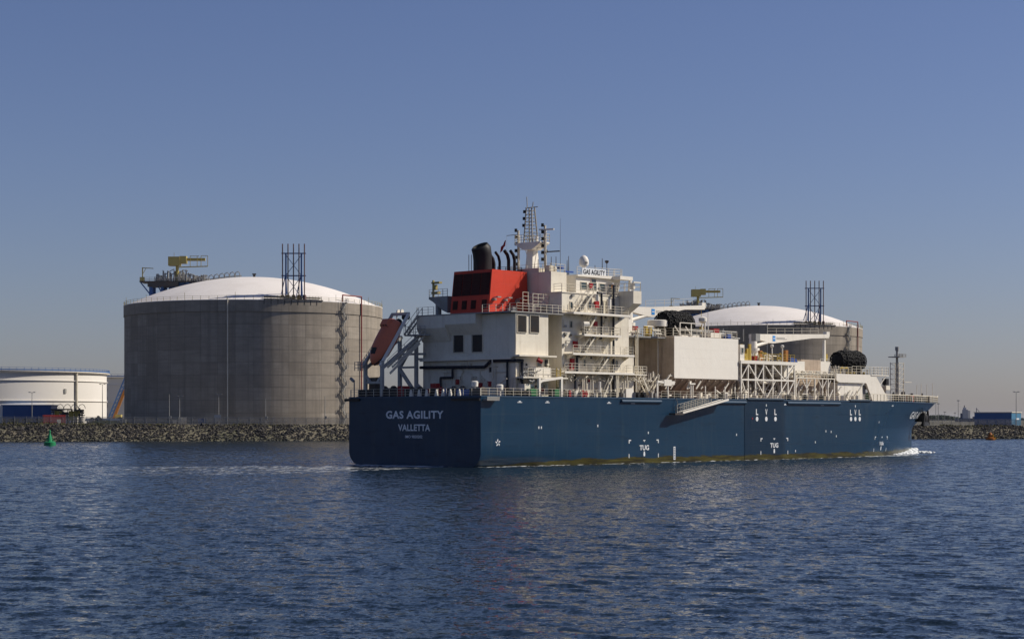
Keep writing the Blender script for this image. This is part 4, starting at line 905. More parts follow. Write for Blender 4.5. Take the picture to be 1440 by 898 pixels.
pipe([(21.3, HY0-.3, 14.6), (21.3, HY0-.3, 12.5)], .16); pipe([(21.3, HY0-.3, 14.6), (23.2, HY0-.3, 14.6)], .14); pipe([(20.2, 1.6, 12.2), (20.2, 1.6, 9.2)], .17); pipe([(28.4, 1.6, 12.2), (28.4, 1.6, 9.2)], .15)
for (u, w, s_) in ((25.55, 21.75, .8), (25.3, 19.1, .6), (21.05, 16.2, .75), (20.3, 13.2, .7), (20.4, 12.95+.9, .7), (24.0, 11.4, .35)): fire_box(u, w, s_, HY0-.06)
fire_box(26.9, 24.5, .6, 4.6)
for (u, w) in ((20.4, 21.5), (20.35, 18.9), (24.3, 21.6), (24.3, 19.0), (24.2, 16.2), (23.15, 13.75), (29.9, 13.8), (22.6, 10.9)):
    opening(u-.22, u+.22, w-.42, w+.42, HY0 if u < 29 else HY0-.15, 'porthole')
for (u, w) in ((27.6, 21.6), (27.9, 19.0), (27.6, 16.2)): opening(u-.4, u+.4, w-1.05, w+.75, HY0, 'door', 'cream_rail')
part('ventilator', 'cream_clean', lambda m_: (m_.tube((27.6, 1.8, 22.6), (27.6, 1.8, 21.2), .32, 10), m_.tube((21.8, 1.6, 18.9), (22.6, 1.3, 18.9), .42, 10), m_.tube((25.1, 1.9, 23.1), (25.1, 1.9, 22.3), .3, 8)), 45)
part('wall_fitting', 'grey_steel', lambda m_: [m_.ibox((q, HY0-.15, w), (.45, .25, .3)) for q, w in ((20.6, 22.8), (19.0, 18.6), (19.1, 17.6), (18.9, 16.1), (28.2, 22.4), (28.5, 21.9), (22.6, 18.2), (19.0, 13.3), (30.6, 20.0), (27.9, 14.3), (26.2, 24.0))])
mb = MB(); rg = random.Random(8)
for i in range(60):
    u = rg.uniform(17.5, 33.5); mb.tube((u, rg.uniform(.9, 2.2), rg.uniform(11.2, 12.2)), (u+rg.uniform(-.7, .7), rg.uniform(.9, 2.2), rg.uniform(11.0, 12.2)), rg.uniform(.04, .1))
for i in range(24): u = rg.uniform(18, 33); mb.beam((u, 1.0, 9), (u, 1.0, rg.uniform(9.8, 12.3)), rg.uniform(.06, .14))
tag(mb.build('deck_pipework', 'cream_rail', ship), None, None, None, 'stuff')
# compass deck: name board, domes, aerials
part('compass_rail', 'cream_rail', lambda m_: (m_.rail([(24.1, 4.6, 25.95), (33.6, 4.6, 26.1)], 1.1, 1.3, .04), m_.rail([(33.6, 4.4, 26.1), (33.6, 12, 26.1)], 1.1, 1.4, .04), m_.rail([(18.9, 4.9, 26.1), (21.9, 4.9, 26.1)], 1.1, 1.0, .04), m_.rail([(18.9, 4.9, 26.1), (18.9, 12, 26.1)], 1.1, 1.3, .04)))
nb = MB().box(25.0, 30.1, 4.42, 4.5, 25.93, 26.93).build('name_board', 'hull_mark', ship)
lettering('GAS AGILITY', lambda x, y: (25.2+x*4.7, 4.40, 26.08+y*.7), nb, 'black_paint', .02)
part('radome', 'cream_clean', lambda m_: (m_.lathe([(.32, -1.0), (.3, -.5), (.62, -.35), (.7, 0), (.66, .45), (.45, .85), (.15, 1.05), (.02, 1.08)], (27.2, 6, 27.8), 18), m_.tube((27.2, 6, 25.9), (27.2, 6, 26.9), .2, 8)), 40)
part('radome_band', 'dark_steel', lambda m_: m_.box(26.75, 27.15, 5.26, 5.4, 27.75, 27.9))
for (u, y, h) in ((22.6, 8, 2.6), (23.6, 8, 2.7), (24.8, 7, 2.2), (29.6, 8, 2.3), (31.2, 6, 2.8), (21.0, 9, 2.2), (20.2, 7, 2.6), (32.0, 8, 2.0), (28.6, 10, 3.2)):
    part('aerial', 'dark_steel', lambda m_: m_.tube((u, y, 25.9), (u, y, 25.9+h), .08, 6, .04), 40)
part('aerial', 'dark_steel', lambda m_: m_.tube((21.4, 5.3, 26), (21.4, 5.3, 33.5), .035, 6, .015), 40)
part('searchlight', 'dark_steel', lambda m_: (m_.tube((31.0, 5, 26), (31.0, 5, 28.0), .05), m_.lathe([(.1, 0), (.28, .2), (.3, .4), (.1, .45)], (31, 5, 27.9), 10)), 40)
part('deck_boxes', 'cream_rail', lambda m_: (m_.box(18.9, 21.8, 7, 11, 26.1, 26.7), m_.box(19.3, 20.1, 5.4, 6.2, 26.1, 27.0), m_.lathe([(.3, 0), (.3, .6), (.1, .9)], (20.8, 5.8, 26.1), 10)))
part('signal_lamp', 'blue_plastic', lambda m_: (m_.box(21.3, 22.0, 5.2, 5.8, 26.6, 27.0), m_.box(23.2, 25.0, 6.0, 6.2, 26.3, 26.5)))
# radar mast
def rmast(m_):
    m_.hexa([(22.6, 11.5, 26), (24.2, 11.5, 26), (24.2, 13, 26), (22.6, 13, 26), (22.95, 11.75, 30.2), (23.95, 11.75, 30.2), (23.95, 12.75, 30.2), (22.95, 12.75, 30.2)])
    m_.prism([(9.9, 30.75), (14.6, 30.75), (14.6, 30.55), (13.0, 29.7), (11.5, 29.7), (9.9, 30.55)], 'x', 22.4, 24.4)
part('radar_mast', 'cream_clean', rmast)
part('mast_railing', 'cream_rail', lambda m_: m_.rail([(22.4, 9.9, 30.75), (24.4, 9.9, 30.75), (24.4, 14.6, 30.75), (22.4, 14.6, 30.75), (22.4, 9.9, 30.75)], 1.1, 1.1, .04))
def latt(m_):
    c0 = [(22.7, 11.6), (23.9, 11.6), (23.9, 13.2), (22.7, 13.2)]; c1 = [(22.9, 11.9), (23.5, 11.9), (23.5, 12.9), (22.9, 12.9)]
    for (a, b_) in zip(c0, c1): m_.beam((*a, 30.7), (*b_, 35.7), .15)
    for k in range(10):
        for i in range(4):
            t0 = k/10; j = (i+1) % 4; z = 30.7+5*t0
            p = [c0[i][q]+(c1[i][q]-c0[i][q])*t0 for q in (0, 1)]; r_ = [c0[j][q]+(c1[j][q]-c0[j][q])*t0 for q in (0, 1)]
            m_.beam((*p, z), (*r_, z), .07)
    m_.beam((23.1, 12.9, 35.7), (23.1, 13.0, 37.2), .09); m_.beam((23.1, 11.9, 35.7), (23.1, 11.8, 36.4), .09); m_.beam((23.1, 10.9, 35.65), (23.1, 13.2, 35.65), .1)
part('mast_lattice', 'grey_steel', latt)
for y, zt in ((14.7, 32.6), (9.7, 33.0)):
    part('signal_mast', 'cream_rail', lambda m_: (m_.tube((23.2, y, 26), (23.2, y, zt), .16, 8), m_.beam((23.0, y-.4, 26), (23.0, y-.4, zt-1), .08), m_.beam((23.2, y, 29.9), (23.2, 12, 29.9), .08), [m_.beam((23.0, y-.4, 26.3+k*.6), (23.2, y, 26.3+k*.6), .05) for k in range(9)]))
    for k in range(6): part('signal_light', 'black_paint', lambda m_: m_.tube((22.95, y+.22, zt-.2-k*.95), (22.95, y+.22, zt+.25-k*.95), .2, 8), 40)
for k in range(3): part('mast_light', 'black_paint', lambda m_: m_.tube((22.8, 13.3-k*.08, 33.0+k*.95), (22.8, 13.3-k*.08, 33.4+k*.95), .22, 8), 40)
part('radar_scanner', 'cream_clean', lambda m_: (m_.ibox((23.2, 9.4, 32.4), (.2, 2.2, .22), R(20)), m_.tube((23.2, 9.6, 31.8), (23.2, 9.6, 32.3), .16, 8), m_.tube((23.2, 11.2, 30.75), (23.2, 11.2, 31.6), .2, 8)))
part('radar_scanner', 'dark_steel', lambda m_: (m_.ibox((23.4, 8.4, 29.3), (.2, 2.2, .16), R(10)), m_.tube((23.4, 9.5, 29.2), (23.4, 9.5, 29.6), .1, 8)))
part('gaff', 'grey_steel', lambda m_: (m_.beam((22.8, 14.6, 32.0), (22.2, 16.0, 31.9), .08), m_.beam((22.2, 16.0, 31.9), (22.2, 15.9, 26), .02)))
part('mast_braces', 'cream_rail', lambda m_: [m_.beam((22.8+q*.3, 11.6+q*.3, 26), (22.6+q*.3, 10.6+q, 29.9), .07) for q in range(4)])
fl = []; fq = []
for i in range(7):
    for j in range(4): fl.append((22.2-.05*math.sin(i*1.1), 16.15+i*.16+.05*j, 31.3-i*.16-j*.28+.06*math.sin(i*1.4)))
for i in range(6):
    for j in range(3): fq.append((i*4+j, i*4+4+j, i*4+5+j, i*4+1+j))
fo = MB().add(fl, fq).build('flag', 'fire_red'); fo.location = SHIP_O; fo.rotation_euler = (0, 0, SHIP_RZ); fo.modifiers.new('s', 'SOLIDIFY').thickness = .02
tag(fo, 'small red flag flying from the radar mast of the blue ship', 'flag')

# ---- freefall lifeboat station on the port quarter
RY0, RY1 = 19.35, 22.6
LOW, TOPP = Vector((1.3, 0, 13.7)), Vector((6.25, 0, 20.4))
for y, mt in ((RY0, 'cream_clean'), (RY1, 'davit_grey')):  # starboard rail is paler: sunlight put into its colour
    part('launch_rail', mt, lambda m_: (m_.beam((LOW.x-.4, y, LOW.z-.5), (TOPP.x, y, TOPP.z), .28, .36)))
    part('davit_leg', 'davit_grey', lambda m_: (m_.beam((1.25, y, DK), (1.25, y, 13.9), .42), m_.beam((1.3, y, 12.0), (1.3, y+(1 if y < 21 else -1)*1.0, 10.95), .3)))
    part('davit_leg', 'davit_grey', lambda m_: (m_.beam((8.4, y+.75, DK), (8.4, y+.75, 17.6), .42)))
    part('launch_beam', 'davit_grey', lambda m_: (m_.beam((1.3, y, 12.9), (8.4, y+.3, 17.4), .22, .4)))
part('davit_crossbeam', 'davit_grey', lambda m_: m_.beam((TOPP.x, RY0, TOPP.z), (TOPP.x, RY1, TOPP.z), .4))
part('davit_crossbeam', 'davit_grey', lambda m_: m_.beam((1.3, RY0, 11.0), (1.3, RY1, 11.0), .32))
part('davit_crossbeam', 'davit_grey', lambda m_: m_.beam((8.4, RY0+.75, 15.0), (8.4, RY1+.75, 15.0), .3))
part('davit_crossbeam', 'davit_grey', lambda m_: m_.beam((8.4, RY0+.75, 13.2), (8.4, RY1+.75, 13.2), .28))
part('davit_crossbeam', 'davit_grey', lambda m_: m_.beam((8.4, RY0+.75, 17.2), (8.4, RY1+.75, 13.2), .4))
part('davit_crossbeam', 'davit_grey', lambda m_: m_.beam((8.4, RY1+.75, 13.0), (8.4, RY0+.9, 9.6), .4))
part('davit_crossbeam', 'davit_grey', lambda m_: m_.beam((8.4, RY0+.7, 15.0), (CX0, RY0-.2, 15.0), .3))
part('davit_crossbeam', 'davit_grey', lambda m_: m_.beam((8.4, RY0+.7, 14.3), (CX0, RY0-.2, 14.3), .3))
part('davit_crossbeam', 'davit_grey', lambda m_: m_.beam((8.4, RY0+.7, 10.9), (9.0, RY0-1, 9.4), .35))
part('recovery_hoist', 'davit_grey', lambda m_: (m_.box(TOPP.x-.3, TOPP.x+.3, 20.2, 21.8, 18.7, 19.0), m_.beam((TOPP.x, 20.3, 19), (TOPP.x, 20.3, 20.3), .12), m_.beam((TOPP.x, 21.7, 19), (TOPP.x, 21.7, 20.3), .12)))
part('hoist_motor', 'black_paint', lambda m_: (m_.tube((TOPP.x, 19.5, 19.95), (TOPP.x, 20.4, 19.95), .38, 10)), 40)
part('hoist_sheave', 'cream_clean', lambda m_: (m_.tube((TOPP.x, 20.6, 20.75), (TOPP.x, 20.8, 20.75), .3, 10), m_.tube((TOPP.x, 21.3, 20.75), (TOPP.x, 21.5, 20.75), .3, 10)), 40)
part('boarding_walkway', 'cream_rail', lambda m_: (m_.stair((2.0, 18.2, 13.0), (8.3, 18.2, 17.5), .9, (0, 1, 0)), m_.beam((1.6, 18.2, 12.2), (7.2, 18.2, 16.4), .12, .3)))
part('boarding_platform', 'davit_grey', lambda m_: (m_.box(7.6, CX0-.01, 17.6, 21.6, 17.45, 17.65), m_.rail([(7.7, 17.7, 17.65), (7.7, 21.5, 17.65)], 1.1, .9, .045), m_.rail([(7.7, 21.5, 17.65), (9.2, 21.5, 17.65)], 1.1, .9, .045)))
part('stair', 'davit_grey', lambda m_: m_.stair((8.2, 21.6, 17.6), (8.6, 19.2, 20.2), .7, (-1, 0, 0)))
part('lookout_cage', 'davit_grey', lambda m_: m_.rail([(1.0, RY1+.3, 12.6), (.2, RY1+.3, 12.6), (.2, RY1+1.0, 12.6), (1.4, RY1+1.0, 12.6), (2.4, RY1+1.0, 13.7), (3.0, RY1+.6, 14.8)], 1.2, .5, .05))
# the boat: hull + canopy lofted along its keel, bow pointing down and aft
e = (TOPP-LOW).normalized(); up_ = Vector((-e.z, 0, e.x))
lb = empty('lifeboat', SHIP_O, SHIP_RZ, 'orange enclosed lifeboat tilted on the launching ramp at the stern of the blue ship', 'lifeboat')
secs = [(-3.55, .12, .25, .45), (-3.2, .62, .55, .75), (-2.5, 1.05, .85, 1.0), (-1.4, 1.35, 1.1, 1.4), (0, 1.45, 1.15, 1.5), (1.4, 1.42, 1.15, 1.55), (2.3, 1.3, 1.05, 1.55), (3.1, 1.2, .95, 1.35), (3.4, .9, .75, 1.0)]
LS = 1.02
secs = [tuple(q*LS for q in sc_) for sc_ in secs]
C0b = LOW.lerp(TOPP, .40)+up_*(-.1)+Vector((0, (RY0+RY1)/2, 0)); NB = 20
vs = []; fs = []
for (sx, hw, dp, ht) in secs:
    for k in range(NB):
        t = 2*math.pi*k/NB; ca_, sa_ = math.cos(t), math.sin(t); a = ca_; b_ = abs(sa_)**.95*math.copysign(1, sa_)
        vs.append(C0b+e*sx+Vector((0, 1, 0))*hw*a+up_*(b_*(ht if sa_ > 0 else dp)))
for i in range(len(secs)-1):
    for k in range(NB): fs.append((i*NB+k, i*NB+(k+1) % NB, (i+1)*NB+(k+1) % NB, (i+1)*NB+k))
fs += [tuple(range(NB))[::-1], tuple((len(secs)-1)*NB+k for k in range(NB))]
MB().add(vs, fs).build('hull', 'lifeboat_orange', lb, 50)
def lbp(sx, y, z): return C0b+e*sx*LS+Vector((0, y*LS, 0))+up_*z*LS
mb = MB()
for i in range(len(secs)-1):
    for sg in (-1, 1): mb.beam(lbp(secs[i][0]/LS, sg*(secs[i][1]/LS+.02), 0), lbp(secs[i+1][0]/LS, sg*(secs[i+1][1]/LS+.02), 0), .14, .18)
mb.build('fender_belt', 'black_paint', lb)
MB().hexa([lbp(1.5, -.7, 1.2), lbp(2.9, -.7, 1.2), lbp(2.9, .7, 1.2), lbp(1.5, .7, 1.2), lbp(1.8, -.55, 1.85), lbp(2.7, -.6, 1.85), lbp(2.7, .6, 1.85), lbp(1.8, .55, 1.85)]).build('conning_tower', 'lifeboat_orange', lb)
for y in (-.5, 0, .5): MB().hexa([lbp(1.6, y-.18, 1.3), lbp(1.62, y-.18, 1.3), lbp(1.62, y+.18, 1.3), lbp(1.6, y+.18, 1.3), lbp(1.72, y-.16, 1.75), lbp(1.74, y-.16, 1.75), lbp(1.74, y+.16, 1.75), lbp(1.72, y+.16, 1.75)]).build('window', 'glass', lb)
MB().hexa([lbp(-2.5, -.4, .85), lbp(-1.7, -.5, 1.15), lbp(-1.7, .5, 1.15), lbp(-2.5, .4, .85), lbp(-2.5, -.36, 1.0), lbp(-1.7, -.45, 1.36), lbp(-1.7, .45, 1.36), lbp(-2.5, .36, 1.0)]).build('forward_hatch', 'black_paint', lb)
MB().tube(lbp(3.4, 0, -.2), lbp(4.1, 0, -.3), .5, 12, .4).build('propeller_guard', 'black_paint', lb, 40)

# ---- stern mooring deck and bulwark rails
def winch(u, y, mat, s_=1.0):
    o = MB().tube((u, y-.75*s_, DK+.75*s_), (u, y+.75*s_, DK+.75*s_), .42*s_, 12).tube((u, y-.85*s_, DK+.75*s_), (u, y-.75*s_, DK+.75*s_), .7*s_, 14).tube((u, y+.75*s_, DK+.75*s_), (u, y+.85*s_, DK+.75*s_), .7*s_, 14).box(u-.55*s_, u+.55*s_, y-1.0*s_, y-.86*s_, DK, DK+.9*s_).box(u-.55*s_, u+.55*s_, y+.86*s_, y+1.5*s_, DK, DK+1.2*s_).build('mooring_winch', mat, ship, 40); return o
winch(3.5, 15.2, 'dark_steel'); winch(4.2, 12.0, 'fire_red', .95); winch(2.8, 19.6, 'dark_steel', 1.1); winch(4.5, 8.3, 'dark_steel'); winch(5.0, 5.0, 'dark_steel', .9)
part('winch_control', 'fire_red', lambda m_: m_.box(2.0, 3.0, 15.9, 17.2, DK, 10.5))
part('crane_box', 'fire_red', lambda m_: (m_.box(3.6, 4.4, 11.6, 12.6, 9.8, 10.8)))
part('storage_locker', 'blue_plastic', lambda m_: m_.box(1.0, 2.0, 3.0, 5.7, DK, 9.9)); part('storage_locker', 'blue_plastic', lambda m_: m_.box(.8, 1.5, 6.4, 7.2, DK, 10.0)); part('storage_locker', 'dark_steel', lambda m_: m_.box(.5, 1.9, .6, 2.5, DK, 10.0))
for (u, y) in ((.9, 11.6), (.9, 9.2), (1.0, 21.2), (.9, 18.0), (1.1, 14.2), (.9, 6.0), (1.1, 23.0)):
    part('bollard', 'black_paint', lambda m_: (m_.tube((u, y-.45, DK), (u, y-.45, 10.05), .26, 10), m_.tube((u, y+.45, DK), (u, y+.45, 10.05), .26, 10), m_.box(u-.35, u+.35, y-.9, y+.9, DK, DK+.15), m_.tube((u-.15, y, 9.6), (u+.15, y, 9.6), .5, 12)), 40)
for y in (12.8, 11.3, 8.1, 9.9, 5.6, 6.9, 4.0): part('rail_stanchion', 'cream_clean', lambda m_: m_.hexa([(.12, y-.28, DK), (.4, y-.28, DK), (.4, y+.28, DK), (.12, y+.28, DK), (.15, y-.08, 9.95), (.3, y-.08, 9.95), (.3, y+.08, 9.95), (.15, y+.08, 9.95)]))
for (u, y, z) in ((.9, 1.9, 10.2), (4.4, .8, 9.8)): part('ventilator', 'cream_clean', lambda m_: m_.lathe([(.16, DK-z), (.16, 0), (.42, .05), (.45, .65), (.3, .75)], (u, y, z), 14), 40)
part('machinery_tower', 'dark_steel', lambda m_: (m_.box(1.6, 2.6, 21.0, 22.3, DK, 11.6), m_.box(1.5, 2.7, 20.7, 22.8, 11.3, 11.7)))
part('stern_light_post', 'grey_steel', lambda m_: (m_.beam((.3, 23.8, DK), (.3, 23.8, 11.2), .12), m_.ibox((.2, 24.1, 11.4), (.3, .8, .3), 0, .6), m_.beam((.4, 14.7, DK), (.4, 14.7, 12.2), .08)))
for pr_ in ([(.1, .15, DK), (.1, 24.3, DK)], [(.2, .15, DK), (27.5, .15, DK)], [(.2, 24.3, DK), (60, 24.3, DK)]): part('railing', 'cream_rail', lambda m_: m_.rail(pr_, 1.05, 1.5, .034))
part('railing', 'cream_rail', lambda m_: (m_.rail([(37.2, .15, DK), (92, .15, DK)], 1.05, 1.5, .034)))
# black mooring chocks and green machines along the starboard rail
for u in (5.6, 6.6, 7.5, 8.6, 9.5, 14.2, 27.0, 32.2, 33.6, 38.4, 41.3, 52.0, 55.3, 69.4, 73.8, 78.6): part('fairlead', 'black_paint', lambda m_: (m_.box(u-.38, u+.38, .35, .8, DK, 9.85), m_.tube((u, .2, 9.45), (u, .36, 9.45), .28, 12)), 40)
for u in (10.7, 15.6): part('winch_drive', 'green_machine', lambda m_: (m_.box(u-.7, u+.9, .6, 1.7, DK, 10.05), m_.tube((u+.4, 1.1, 10.05), (u+.4, 1.1, 10.3), .2, 8)))
part('life_ring_box', 'fire_red', lambda m_: m_.box(17.6, 18.0, .4, .6, DK, 9.9)); part('hose_reel', 'fire_red', lambda m_: (m_.box(20.4, 20.7, .5, .7, DK, 10.0), m_.tube((21.2, .5, 9.5), (21.2, .8, 9.5), .4, 10)))
part('deck_locker', 'cream_clean', lambda m_: m_.box(18.4, 20.0, .9, 2.0, DK, 9.9)); part('deck_locker', 'cream_clean', lambda m_: m_.box(30.0, 31.6, .7, 1.9, DK, 10.3)); part('air_pipe', 'cream_clean', lambda m_: m_.tube((24.6, 1, DK), (24.6, 1, 11.2), .2, 8), 40)
mb = MB(); rg = random.Random(31)
for i in range(46):
    u = rg.uniform(17, 37); s_ = rg.uniform(.15, .45); mb.ibox((u, rg.uniform(.6, 2.0), DK+s_), (s_, s_, s_*2), rg.uniform(0, 1))
tag(mb.build('deck_gear', 'grey_steel', ship), None, None, None, 'stuff')
mb = MB(); rg = random.Random(33)
for i in range(60):
    u = rg.uniform(37, 92); s_ = rg.uniform(.2, .5); mb.ibox((u, rg.uniform(.6, 2.5), DK+s_), (s_*rg.uniform(.6, 2), s_, s_*2), rg.uniform(0, 1))
tag(mb.build('deck_gear', 'cream', ship), None, None, None, 'stuff')

# ---- cargo tank cover with overhanging cheek
TX0, TX1, TY0 = 42.54, 58.2, 2.0
part('cargo_tank_cover', 'tank_shade_brown', lambda m_: m_.prism([(TY0+.05, 17.9), (TY0+.05, 12.05), (5.6, 9.0), (BW-5.6, 9.0), (BW-TY0, 12.05), (BW-TY0, 17.9), (BW-4, 18.1), (4, 18.1)], 'x', TX0, TX1-.1))
part('side_panel', 'tank_cover', lambda m_: m_.box(TX0-.03, TX1, TY0-.06, TY0+.04, 12.0, 18.05))  # pale sheet for the sunlit side; the body behind carries painted shade
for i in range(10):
    u = TX0+.4+i*(TX1-TX0-1.0)/9; part('bracket_rib', 'tank_shade_brown', lambda m_: m_.prism([(TY0+.1, 12.0), (TY0+.1, 11.7), (4.9, 9.0), (5.55, 9.0)], 'x', u-.09, u+.09))
part('tank_top_railing', 'cream_rail', lambda m_: (m_.rail([(TX0, 2.2, 18.1), (TX1, 2.2, 18.1)], 1.1, 1.4, .04), m_.rail([(TX0+.1, 2.2, 18.1), (TX0+.1, 14, 18.1)], 1.1, 1.4, .04)))
part('aft_ladder_pipes', 'tank_shade_brown', lambda m_: (m_.tube((TX0-.2, 9.3, 9), (TX0-.2, 9.3, 15.6), .15), m_.tube((TX0-.2, 10.0, 9), (TX0-.2, 10.0, 15.2), .12), m_.tube((TX0-.2, 9.3, 15.6), (TX0-.2, 11, 15.6), .15), m_.box(TX0-.25, TX0, 3, 6, 11, 11.2)))
part('hose_drum', 'cream_clean', lambda m_: (m_.lathe([(1.5, 0), (1.5, .85), (1.3, .95)], (42.9, 5.3, 19.5), 20), [m_.beam((42.9+1.1*math.cos(q), 5.3+1.1*math.sin(q), 18.1), (42.9+1.1*math.cos(q), 5.3+1.1*math.sin(q), 19.5), .16) for q in (0.3, 1.9, 3.4, 5.0)]), 40)
part('fender_cradle', 'cream_clean', lambda m_: (m_.rail([(45.2, 3.0, 18.1), (50.6, 3.0, 18.1)], 2.0, 2.4, .1, 2), [m_.beam((q, 3.0, 18.15), (q-1.4, 3.2, 19.6), .13) for q in (45.6, 48.2)], m_.box(45.0, 50.5, 3.2, 7.6, 18.1, 18.35)))
part('vent_head', 'cream_clean', lambda m_: (m_.tube((51.5, 3.2, 18.1), (51.5, 3.2, 21.2), .12), m_.lathe([(.2, 0), (.6, .3), (.6, .8), (.2, 1.0)], (51.0, 3.2, 20.2), 12), m_.tube((52.2, 3.1, 18.1), (52.2, 3.1, 21.9), .06)), 40)
mb = MB(); rg = random.Random(17)
for i in range(46):
    u = rg.uniform(52.5, 66); y = rg.uniform(3.4, 10); h = rg.uniform(.6, 1.9); k = i % 3
    if k == 0: mb.box(u, u+rg.uniform(.4, 1.6), y, y+.7, 18.1, 18.1+h*.7)
    elif k == 1: mb.tube((u, y, 18.1), (u, y, 18.1+h), .1, 6)
    else: mb.tube((u, y, 18.1+h*.6), (u+rg.uniform(1, 4), y, 18.1+h*.6), .13, 6)
tag(mb.build('tank_top_equipment', 'grey_steel', ship), None, None, None, 'stuff')
part('tank_top_box', 'cream_clean', lambda m_: m_.box(53.0, 55.6, 3.2, 4.2, 18.2, 18.9)); part('tank_top_box', 'blue_plastic', lambda m_: m_.box(57.0, 58.0, 3.0, 3.8, 18.2, 18.8)); part('tank_top_box', 'fire_red', lambda m_: m_.box(56.2, 57.6, 5.0, 5.8, 19.1, 19.7))
mb = MB(); rg = random.Random(19)
for i in range(30):
    u = rg.uniform(33.5, 42); y = rg.uniform(3, 9); z = rg.uniform(18.0, 20.4)
    if i % 2: mb.tube((u, y, 9), (u, y, z), .1, 6)
    else: mb.tube((u, y, z-.8), (u+rg.uniform(.5, 2.5), y, z-.8), .12, 6)
tag(mb.build('riser_pipework', 'cream_rail', ship), None, None, None, 'stuff')
part('riser_tank', 'fire_red', lambda m_: m_.box(36.2, 36.8, 4, 4.6, 18.3, 19.3)); part('access_deck', 'grey_steel', lambda m_: m_.box(33.8, 42.4, 3.4, 12, 17.7, 17.9))
part('access_cabinet', 'yellow', lambda m_: (m_.box(38.6, 39.0, 4, 4.5, 17.9, 19.4), m_.box(39.6, 40.0, 4, 4.5, 17.9, 19.2))); part('access_cabinet', 'cream_clean', lambda m_: m_.box(34.4, 35.4, 4.0, 5.0, 17.9, 20.2))
part('railing', 'cream_rail', lambda m_: m_.rail([(33.8, 3.4, 17.9), (42.4, 3.4, 17.9)], 1.1, 1.2, .04))
# well between house and tank: stairs, gantries, clutter
part('stair', 'cream_rail', lambda m_: (m_.stair((34.6, 1.6, 12.2), (36.8, 1.6, 9.1), .8, (0, 1, 0)), m_.stair((37.0, 2.4, 9.1), (39.4, 2.4, 11.6), .8, (0, 1, 0))))
part('platform', 'cream', lambda m_: (m_.box(32.2, 35.0, 1.0, 4.5, 12.2, 12.36), m_.rail([(32.2, 1.05, 12.36), (35.0, 1.05, 12.36), (35, 4.4, 12.36)], 1.1, 1.0, .045), m_.box(33.8, 41.5, 4.6, 8, 11.5, 11.65), m_.rail([(33.8, 4.6, 11.65), (41.5, 4.6, 11.65)], 1.1, 1.1, .045)))
part('sampling_davit', 'cream_clean', lambda m_: (m_.beam((37.2, .9, DK), (37.2, .9, 11.5), .22), m_.beam((37.1, .9, 11.4), (40.6, .9, 11.2), .3), m_.box(38.6, 40.3, .7, 1.3, 10.8, 11.7), m_.box(40.3, 41.0, .7, 1.3, 11.0, 11.5), m_.tube((39.6, .9, DK), (39.6, .9, 10.8), .14), m_.tube((45.4, 1.2, DK), (45.4, 1.2, 11.2), .12), m_.tube((45.9, 1.2, DK), (45.9, 1.2, 11.2), .12), m_.box(45.0, 46.3, 1.0, 1.4, 11.1, 11.3)))
mb = MB(); rg = random.Random(23)
for i in range(70):
    u = rg.uniform(32.8, 42); y = rg.uniform(1.6, 5.5); z = rg.uniform(9.2, 12.4); a = rg.choice([(1, 0, 0), (0, 1, 0), (0, 0, 1), (.7, 0, .7)]); l_ = rg.uniform(.4, 1.6)
    mb.tube((u, y, z), (u+a[0]*l_, y+a[1]*l_, z+a[2]*l_), rg.uniform(.05, .14), 6)
tag(mb.build('deck_pipework', 'cream', ship), None, None, None, 'stuff')
mb = MB(); rg = random.Random(29)
for i in range(80):
    u = rg.uniform(44, 92); y = rg.uniform(1.4, 4.5); z = rg.uniform(9.3, 10.6); l_ = rg.uniform(.5, 2.2)
    mb.tube((u, y, z), (u+l_*.7, y+rg.uniform(-.3, .3), z+l_*rg.choice([.7, 0, -.4])), rg.uniform(.06, .18), 6)
tag(mb.build('deck_pipework', 'cream', ship), None, None, None, 'stuff')
for u in (48.0, 50.4, 52.8, 55.3): part('rail_light', 'cream_clean', lambda m_: (m_.beam((u, .5, DK), (u, .5, 10.9), .12)))

# ---- deck cranes
def crane(u, y, zb, z0, tip, knee, lab_dots):
    c_ = MB().tube((u, y, DK), (u, y, zb), .85, 16).tube((u, y, zb), (u, y, zb+.5), 1.05, 16).tube((u, y, zb+.5), (u+.1, y, z0+.3), .7, 14, .55).build('crane', 'cream_clean', ship, 40)
    dz = tip[1]-z0
    MB().prism([(u-.5, z0+.3), (knee, z0+.45), (tip[0]-.4, tip[1]+.28), (tip[0], tip[1]+.1), (tip[0], tip[1]-.35), (tip[0]-5, tip[1]-.55), (knee+.5, z0-1.0), (knee-.6, z0-.95), (u-.5, z0-.3)], 'y', y-.45, y+.45).build('boom', 'cream_clean', c_)
    MB().tube((u+.5, y-.2, zb+.9), (knee-.9, y-.2, z0-.85), .26, 10).build('ram', 'cream_clean', c_, 40)
    MB().rail([(knee-1, y-.3, z0+.45), (tip[0]-3, y-.3, tip[1]+.3)], .9, 2.4, .03, 2).build('boom_railing', 'cream_rail', c_)
    MB().box(knee+.2, knee+.95, y-.48, y-.455, z0-.65, z0+.2).build('logo', 'logo_blue', c_)
    MB().box(knee+.3, knee+.85, y-.5, y-.481, z0-.28, z0-.15).build('logo_stripe', 'hull_mark', c_)
    MB().box(knee+1.3, knee+4.2, y-.47, y-.455, z0-.32, z0-.22).box(knee+1.3, knee+3.6, y-.47, y-.455, z0-.12, z0-.02).build('boom_marking', 'grey_steel', c_)
    MB().beam((tip[0]-.3, y, tip[1]), (tip[0]-.3, y, tip[1]-3.0), .05).box(tip[0]-.6, tip[0], y-.2, y+.2, tip[1]-4, tip[1]-3).build('hook', 'yellow', c_)
    MB().ibox((tip[0]-.1, y, tip[1]+.3), (.9, .7, .8)).build('boom_head', 'cream_clean', c_)
    return c_
